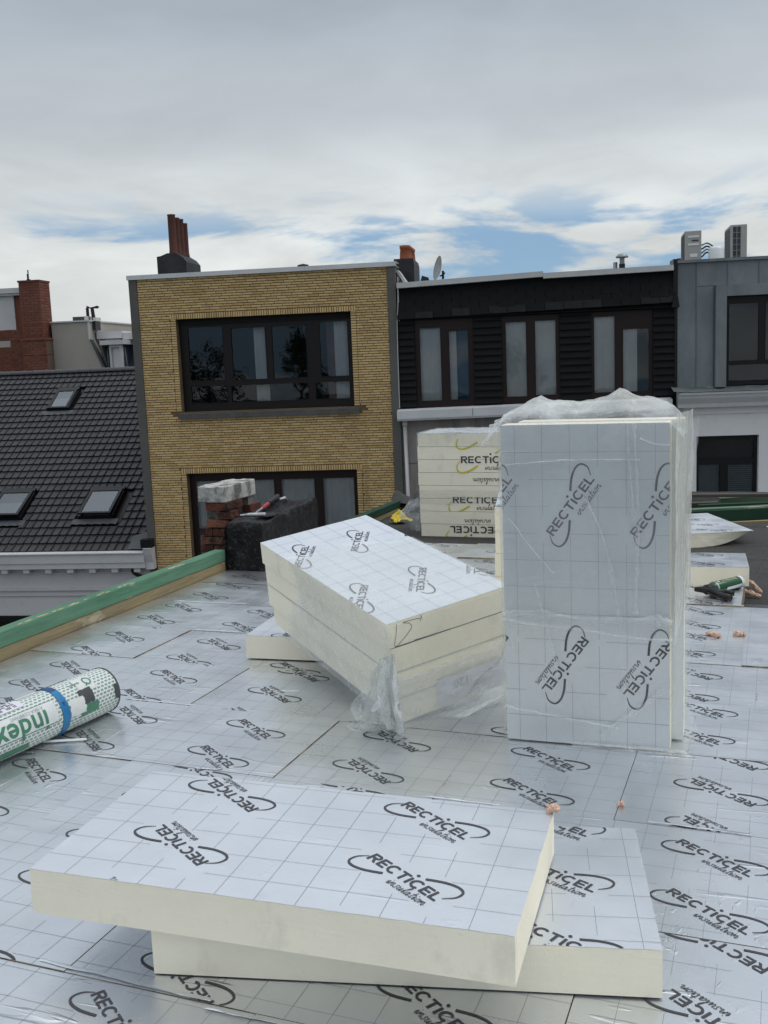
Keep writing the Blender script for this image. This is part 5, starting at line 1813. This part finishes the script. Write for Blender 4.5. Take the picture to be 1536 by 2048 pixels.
vt = empty('roof_vent', (SO.x, SO.y, 0), (0, 0, SY)); tag(vt, 'mushroom-capped metal vent pipe on the slate-clad house', 'vent pipe')
m = MB(); m.lathe([(.046, 0), (.046, .50)], 14, 0, Matrix.Translation((6.845, 1.0, 2.75))); m.build('pipe', M['metal'], vt, smooth=True)
m = MB(); m.lathe([(.115, .485), (.12, .50), (.07, .55), (.001, .565)], 16, 0, Matrix.Translation((6.845, 1.0, 2.74))); m.build('cap', M['metal'], vt, smooth=True)
m = MB(); m.lathe([(.056, 0), (.056, .28)], 14, 0, Matrix.Translation((6.845, 1.0, 2.83))); m.build('collar', M['black'], vt, smooth=True)
vt = empty('roof_vent', (SO.x, SO.y, 0), (0, 0, SY)); tag(vt, 'short plain flue beside the mushroom-capped vent', 'vent pipe')
m = MB(); m.lathe([(.04, 0), (.04, .37), (.03, .37), (.03, .2)], 12, 0, Matrix.Translation((6.725, 1.05, 2.78))); m.build('pipe', M['metal'], vt, smooth=True)

# ---- zinc-clad house
zh = house('house with grey zinc upper storey over a pale rendered wall')
zb = MB()
zb.box(7.715, 8.50, .05, .3, .78, 2.97); zb.box(8.50, 11.5, .05, .3, 2.36, 2.97)
zb.build('backing', M['zinc'], zh)
ZP = [(7.715, 8.045, .785, 2.985), (8.045, 8.345, .785, 2.565)] + [(8.045 + .535 * k, 8.045 + .535 * (k + 1), 2.57, 2.985) for k in range(6)]
for k, (a, b, c, d) in enumerate(ZP):
    m = MB(); m.box(a + .003, b - .012, .02 + .002 * hash1(k), .049, c + .002, d - .002); m.box(b - .011, b - .003, .005, .049, c + .002, d - .002)
    m.build('zinc_panel', M['zinc'], zh)
part('zinc_edge', 'zinc2', zh, (7.69, 11.5, -.05, .35, 2.985, 3.035))
part('dark_verge', 'blackframe', zh, (7.635, 7.712, -.05, .4, 2.30, 3.06), (7.66, 7.712, -.02, .04, .70, 2.299))
vg = MB(); vg.prism([(7.60, 2.22), (7.735, 2.22), (7.70, 2.45), (7.655, 2.45)], -.12, .02, lambda a, p, q: (p, a, q)); vg.build('verge_foot', M['slate_edge'], zh)
part('window_surround', 'zinc', zh, (8.35, 8.535, -.16, .2, .782, 2.567), (8.537, 11.5, -.16, .2, 2.37, 2.566))
window(zh, 8.537, 11.4, .80, 2.368, .0, [(8.595, 9.125, 1.225, 2.25), (9.22, 10.2, 1.225, 2.25), (8.595, 10.2, .87, 1.17), (10.3, 11.3, .87, 2.25)], 'blackframe')
part('room', 'room', zh, (8.3, 11.5, 1.5, 1.55, .4, 2.9), (8.3, 11.5, .31, 1.5, .62, .68), (8.3, 8.35, .31, 1.5, .68, 2.9))
m = MB(); m.prism([(.02, .43), (-.18, .43), (-.20, .50), (-.28, .60), (-.30, .655), (-.33, .665), (-.34, .70), (.02, .785)], 7.70, 11.6, lambda a, p, q: (a, p, q)); m.build('cornice', M['alu'], zh)
m = MB(); m.grid(20, 5, lambda a, c: (7.60 + 4.0 * a, -.345 + .38 * c, .71 + .08 * c + .012 * fbm(a * 8, c * 3, 2) + .03 * math.exp(-a * 30)), uvs=False); m.uv = [None] * len(m.f); m.build('cornice_zinc', M['zinc2'], zh, smooth=True)
part('wall', 'render_r', zh, (7.705, 8.055, .0, .3, -9.5, .43), (8.055, 9.145, .0, .3, -.10, .43), (9.145, 11.6, .0, .3, -9.5, .43), (8.055, 9.145, .0, .3, -9.5, -1.75))
part('frieze', 'render_r', zh, (7.80, 11.6, -.03, -.001, .30, .428))
part('corner_pipe', 'pipe', zh, (7.72, 7.78, -.06, -.0015, -3, .42))
window(zh, 8.06, 9.14, -1.74, -.105, .12, [(8.10, 9.09, -.53, -.17), (8.10, 8.50, -1.7, -.62), (8.62, 9.09, -1.7, -.62)], 'blackframe')
m = MB()
for k in range(28): m.box(8.62, 9.09, .205, .21, -1.70 + .039 * k, -1.668 + .039 * k)
M['blind'] = plain('teal_blind', (.13, .17, .175), (.10, .14, .145), .6, 3, bump=0)
tag(m.build('blind', M['blind'], zh), kind='stuff')
part('room', 'room', zh, (8.0, 9.2, .42, .45, -1.8, .1))
part('roller_blind', M['blind'], zh, (8.10, 8.49, .205, .21, -1.72, -.60))
part('side_wall', 'concrete', zh, (7.70, 7.80, .35, 9, -9.5, 2.95), (7.80, 11.6, 8.8, 9, -9.5, 2.95), (7.80, 11.6, .31, 8.8, 2.86, 2.95), (11.5, 11.6, .31, 8.8, -9.5, 2.86))

def ac_unit(lab, x, y, rz, w, d, h, grille):
    e = empty('air_conditioner', (SO.x, SO.y, 0), (0, 0, SY)); tag(e, lab, 'air conditioner', 'air conditioners on the zinc house')
    Mx = Matrix.Translation((x, y, 2.955)) @ Matrix.Rotation(rz, 4, 'Z')
    m = MB(); m.box(0, w, 0, d, .10, h, M=Mx); bevel(m.build('casing', M['acwhite'], e), .012)
    m = MB(); m.box(.02, .08, .03, d - .03, 0, .10, M=Mx); m.box(w - .08, w - .02, .03, d - .03, 0, .10, M=Mx); m.build('feet', M['black'], e)
    m = MB()
    if grille == 'front':
        m.box(.05, w - .12, -.008, -.001, .16, h - .04, M=Mx)
        c_ = m.build('coil', M['acdark'], e)
        m = MB()
        for k in range(1, 6): m.box(.05, w - .12, -.014, -.009, .16 + (h - .2) * k / 6 - .003, .16 + (h - .2) * k / 6 + .003, M=Mx)
        m.box(.05 + (w - .17) / 2 - .004, .05 + (w - .17) / 2 + .004, -.015, -.009, .16, h - .04, M=Mx)
        m.build('guard', M['acwhite'], e)
        m = MB()
        for k in range(26): m.box(-.008, -.001, .02, d - .02, .14 + (h - .18) * k / 26, .14 + (h - .18) * (k + .5) / 26, M=Mx)
        tag(m.build('side_louvre', M['acdark'], e), kind='stuff')
    else:
        for z in (h - .13, h - .28):
            m = MB(); m.box(.06, w - .05, -.010, -.001, z, z + .035, M=Mx); m.build('handle_strip', M['wplastic'], e)
        m = MB(); m.box(.13, .26, -.008, -.001, h - .20, h - .175, M=Mx); m.build('badge', M['ink'], e)
        m = MB(); m.box(.10, .24, -.006, -.001, .30, .36, M=Mx); m.build('rating_label', M['wplastic'], e)
        m = MB()
        for k in range(30): m.box(-.008, -.001, .03, d - .03, .14 + (h - .18) * k / 30, .14 + (h - .18) * (k + .5) / 30, M=Mx)
        tag(m.build('side_louvre', M['acdark'], e), kind='stuff')
    return e
ac_unit('beige air conditioner with louvred side, left on the zinc house roof', 8.14, 2.0, R(-4), .315, .85, .80, 'side')
ac_unit('air conditioner showing its dark gridded coil, right on the zinc house roof', 9.0, 2.0, R(-4), .31, .9, .87, 'front')
e = empty('roof_hood', (SO.x, SO.y, 0), (0, 0, SY)); tag(e, 'white rounded plastic hood between the two air conditioners', 'roof hood')
m = MB(); m.lathe([(.165, 0), (.16, .15), (.145, .42), (.125, .46), (.08, .475), (.001, .478)], 18, 0, Matrix.Translation((8.73, 1.95, 2.955))); m.build('hood', M['wplastic'], e, smooth=True)
e = empty('pipe_run', (SO.x, SO.y, 0), (0, 0, SY)); tag(e, 'insulated refrigerant pipes between the air conditioners', 'pipes')
for k in range(4):
    m = MB(); m.tube(spline([(8.44, 2.3 + .05 * k, 3.25 + .09 * k), (8.52, 2.3, 3.28 + .075 * k), (8.62, 2.35, 3.36 + .06 * k), (8.74, 2.4, 3.30 + .06 * k), (8.84, 2.4, 3.2 + .05 * k)], 5), .016, 6); m.build('pipe', M['metal'] if k % 2 else M['black'], e)
e = empty('roof_vent', (SO.x, SO.y, 0), (0, 0, SY)); tag(e, 'squat black vent cap at the corner of the zinc house roof', 'vent pipe')
m = MB(); m.lathe([(.05, 0), (.05, .12), (.085, .13), (.09, .16), (.05, .19), (.001, .20)], 14, 0, Matrix.Translation((7.88, .9, 2.955))); m.build('cap', M['black'], e, smooth=True)

# ---- houses behind the tiled roof
kb = house('old red brick house with a broad chimney behind the tiled roof', cat='house')
NB = 12
m = MB(); m.box(-14.5, -10.72, NB, NB + 6, -9.5, 2.95); m.build('wall', M['fmortar'], kb)
m = MB(); m.box(-10.72, -9.93, NB - .25, NB + .6, -9.5, 2.62); m.box(-10.70, -10.03, NB - .2, NB + .5, 2.62, 4.40)
cw = m.build('chimney', M['fmortar'], kb)
bl = []
for r_ in range(20):
    z = 4.34 - .085 * r_
    x = -10.705 - .12 * (r_ % 2)
    while x < -10.02:
        a, b = max(-10.705, x), min(-10.025, x + .225)
        if b - a > .03: bl.append((a, b, NB - .212, NB - .2, z - .03, z + .042))
        x += .24
    y = NB - .2 - .12 * (r_ % 2)
    while y < NB + .5:
        a, b = max(NB - .2, y), min(NB + .5, y + .225)
        if b - a > .03: bl.append((-10.032, -10.018, a, b, z - .03, z + .042))
        y += .24
for r_ in range(22):
    z = 2.57 - .085 * r_
    if z < .9: break
    x = -10.725 - .12 * (r_ % 2)
    while x < -9.93:
        a, b = max(-10.725, x), min(-9.925, x + .225)
        if b - a > .03: bl.append((a, b, NB - .262, NB - .25, z - .03, z + .042))
        x += .24
m = MB()
for b_ in bl: m.box(*b_)
tag(m.build('brickwork', M['fbrick'], cw), kind='stuff')
m = MB()
for r_ in range(26):
    z = 2.92 - .085 * r_
    x = -12.6 - .12 * (r_ % 2)
    while x < -10.73:
        m.box(x, min(x + .225, -10.73), NB - .012, NB, z - .03, z + .042); x += .24
tag(m.build('brickwork', M['fbrick'], kb), kind='stuff')
part('band_course', 'fbrick', cw, (-10.76, -9.90, NB - .29, NB + .6, 2.60, 2.66), (-10.74, -9.92, NB - .275, NB + .6, 2.14, 2.18))
part('chimney_cap', 'fbrick', cw, (-10.73, -10.0, NB - .23, NB + .52, 4.40, 4.46))
part('dormer', 'white', kb, (-12.2, -11.17, NB + .3, NB + 2, 2.95, 4.05), (-12.3, -10.85, NB + .2, NB + 2, 4.05, 4.12), (-12.35, -10.80, NB + .15, NB + 2, 4.12, 4.28))
part('dormer_side', 'fbrick', kb, (-11.17, -10.86, NB + .36, NB + 2, 2.95, 4.05))
part('dormer_pipe', 'pipe', kb, (-10.84, -10.74, NB + .1, NB + .2, 3.2, 4.1), (-10.84, -10.66, NB + .1, NB + .2, 3.15, 3.30))
part('white_chimney', 'white', kb, (-10.99, -10.73, NB + .6, NB + 1.2, 2.95, 4.40), (-11.05, -10.70, NB + .55, NB + 1.25, 4.40, 4.48))
part('lintel', 'cream', kb, (-12.0, -11.25, NB - .02, NB, 2.42, 2.62))
m = MB(); m.lathe([(.07, 0), (.07, .12), (.02, .13), (.02, .42)], 8, 0, Matrix.Translation((-10.9, NB + .9, 4.47))); m.lathe([(.03, 0), (.03, .25)], 8, 0, Matrix.Translation((-10.62, NB + .3, 4.45))); m.build('flue', M['black'], kb)

mh = house('cream rendered house with mansard roof and small white dormer behind the tiled roof')
m = MB(); m.prism([(-9.92, -9.5), (-8.16, -9.5), (-8.16, 1.3), (-8.655, 2.55), (-8.655, 3.12), (-9.92, 3.12)], NB + .2, NB + 6, lambda a, p, q: (p, a, q)); m.build('gable_wall', M['cream'], mh)
part('gable_coping', 'white', mh, (-9.96, -8.62, NB + .15, NB + 6, 3.12, 3.165), (-8.70, -8.65, NB + .17, NB + .2, 2.56, 3.12))
part('coping_end', 'black', mh, (-8.60, -8.53, NB + .4, NB + .8, 2.85, 3.14))
m = MB(); m.prism([(-8.655, 2.55), (-8.58, 2.55), (-8.08, 1.3), (-8.16, 1.3)], NB + .16, NB + .3, lambda a, p, q: (p, a, q)); m.build('verge', M['lead'], mh)
m = MB(); m.face([(-8.6, NB + 1.2, 2.55), (-6.0, NB + 1.2, 2.55), (-6.0, NB + .3, 1.0), (-8.1, NB + .3, 1.0)]); m.face([(-8.6, NB + 1.2, 2.6), (-8.1, NB + .3, 1.0), (-8.1, NB + .25, -2), (-8.6, NB + .25, -2)]); m.build('mansard_slope', M['bluegrey'], mh)
part('fascia', 'white', mh, (-8.585, -7.75, NB + .55, NB + 1.4, 2.57, 2.80), (-7.745, -6.0, NB + .62, NB + 1.4, 2.52, 2.73))
part('body', 'cream', mh, (-8.1, -6.0, NB + 1.3, NB + 6, -9.5, 2.6))
dm = part('dormer', 'bluegrey', mh, (-8.02, -7.62, NB + .25, NB + 1.2, 1.2, 2.36))
part('dormer_cornice', 'white', dm, (-8.28, -7.50, NB + .02, NB + 1.2, 2.36, 2.50))
part('dormer_frame', 'white', dm, (-8.02, -7.955, NB + .12, NB + .249, 1.2, 2.358), (-7.68, -7.60, NB + .12, NB + .249, 1.2, 2.358), (-7.955, -7.68, NB + .12, NB + .249, 2.27, 2.358))
part('dormer_blind', 'curtain', dm, (-7.95, -7.685, NB + .2, NB + .22, 1.2, 2.265))
m = MB(); m.tube([(-8.43, NB + .35, 2.56), (-8.03, NB + .12, 1.3)], .03, 8); m.tube([(-8.12, NB + .25, 2.35), (-8.07, NB + .1, 1.3)], .03, 8); m.tube([(-7.58, NB + .3, 2.30), (-7.42, NB + .12, 1.3)], .025, 8); m.build('lead_pipe', M['lead'], mh, smooth=True)
e = empty('roof_hatch', (SO.x, SO.y, 0), (0, 0, SY)); tag(e, 'grey roof hatch with two black flues above the cream house', 'roof hatch')
part('box', 'lead', e, (-9.55, -9.16, NB + 1, NB + 1.6, 3.165, 3.33)); part('glazed_side', 'pipe', e, (-9.155, -9.09, NB + 1, NB + 1.5, 3.165, 3.34), (-8.90, -8.80, NB + 1.1, NB + 1.5, 3.165, 3.29))
m = MB(); m.lathe([(.05, 0), (.05, .45)], 10, 0, Matrix.Translation((-9.13, NB + 1.25, 3.166))); m.build('flue', M['black'], e)
m = MB(); m.tube([(-8.95, NB + 1.3, 3.166), (-8.99, NB + 1.3, 3.63)], [.065, .055], 10); m.build('flue', M['black'], e)
m = MB(); m.tube([(-9.17, NB + 1.3, 3.66), (-9.05, NB + 1.3, 3.61), (-8.92, NB + 1.3, 3.62), (-8.80, NB + 1.3, 3.63), (-8.74, NB + 1.3, 3.63)], [.03, .02, .03, .05, .01], 8); m.build('cowl', M['black'], e)

# ------------------------------------------------------------------ garden trees behind us, seen mirrored in the windows across the street
M['bark'] = plain('bark', (.07, .055, .04), (.04, .032, .025), .9, 6, bump=.01)
a = Mat('leaves', (.035, .065, .02), .6, spec=.3); a.mixc(a.ramp(a.island(), 0, 1), (.06, .10, .03)); M['leaf'] = a.m
for k, (tx_, ty_, th_, tr_, lab) in enumerate(((-23.2, -22, 12.9, 2.4, 'broad leafy tree mirrored in the upper left panes of the yellow house'), (-17.6, -24, 13.6, 2.0, 'pointed leafy tree mirrored in the upper middle pane of the yellow house'), (-4.5, -27, 12.2, 2.8, 'wide leafy tree mirrored low in the slate house windows'))):
    t_ = empty('tree', (tx_, ty_, -9.6)); tag(t_, lab, 'tree', 'trees mirrored in the windows')
    rnd = random.Random(k + 5)
    m = MB(); m.tube([(0, 0, 0), (.1, .05, th_ * .35), (.0, .1, th_ * .7), (.05, 0, th_ * .92)], [.28, .22, .12, .03], 10)
    for q in range(9):
        an, h_ = q * 2.4, th_ * (.35 + .055 * q)
        L_ = tr_ * (.9 - .06 * q)
        m.tube([(0.05, .05, h_), (math.cos(an) * L_ * .5, math.sin(an) * L_ * .5, h_ + .5), (math.cos(an) * L_, math.sin(an) * L_, h_ + 1.0)], [.08, .05, .015], 6)
    m.build('trunk', M['bark'], t_, smooth=True)
    cl = [(rnd.uniform(-1, 1), rnd.uniform(-1, 1), rnd.uniform(0, 1)) for _ in range(60)]
    m = MB()
    for _ in range(3600):
        cx, cy, cz = cl[rnd.randrange(60)]
        rr = tr_ * math.sin(math.pi * min(1, .18 + .80 * cz)) ** .7 * (1 if k != 1 else 1.15 - cz * .7)
        p = Vector((cx * rr + rnd.gauss(0, .28), cy * rr + rnd.gauss(0, .28), th_ * (.36 + .60 * cz) + rnd.gauss(0, .28)))
        u_ = Vector((rnd.gauss(0, 1), rnd.gauss(0, 1), rnd.gauss(0, 1))).normalized(); v_ = u_.orthogonal().normalized()
        z_ = rnd.uniform(.09, .16)
        m.face([p - u_ * z_, p + v_ * z_ * .5, p + u_ * z_, p - v_ * z_ * .5])
    m.build('crown', M['leaf'], t_)
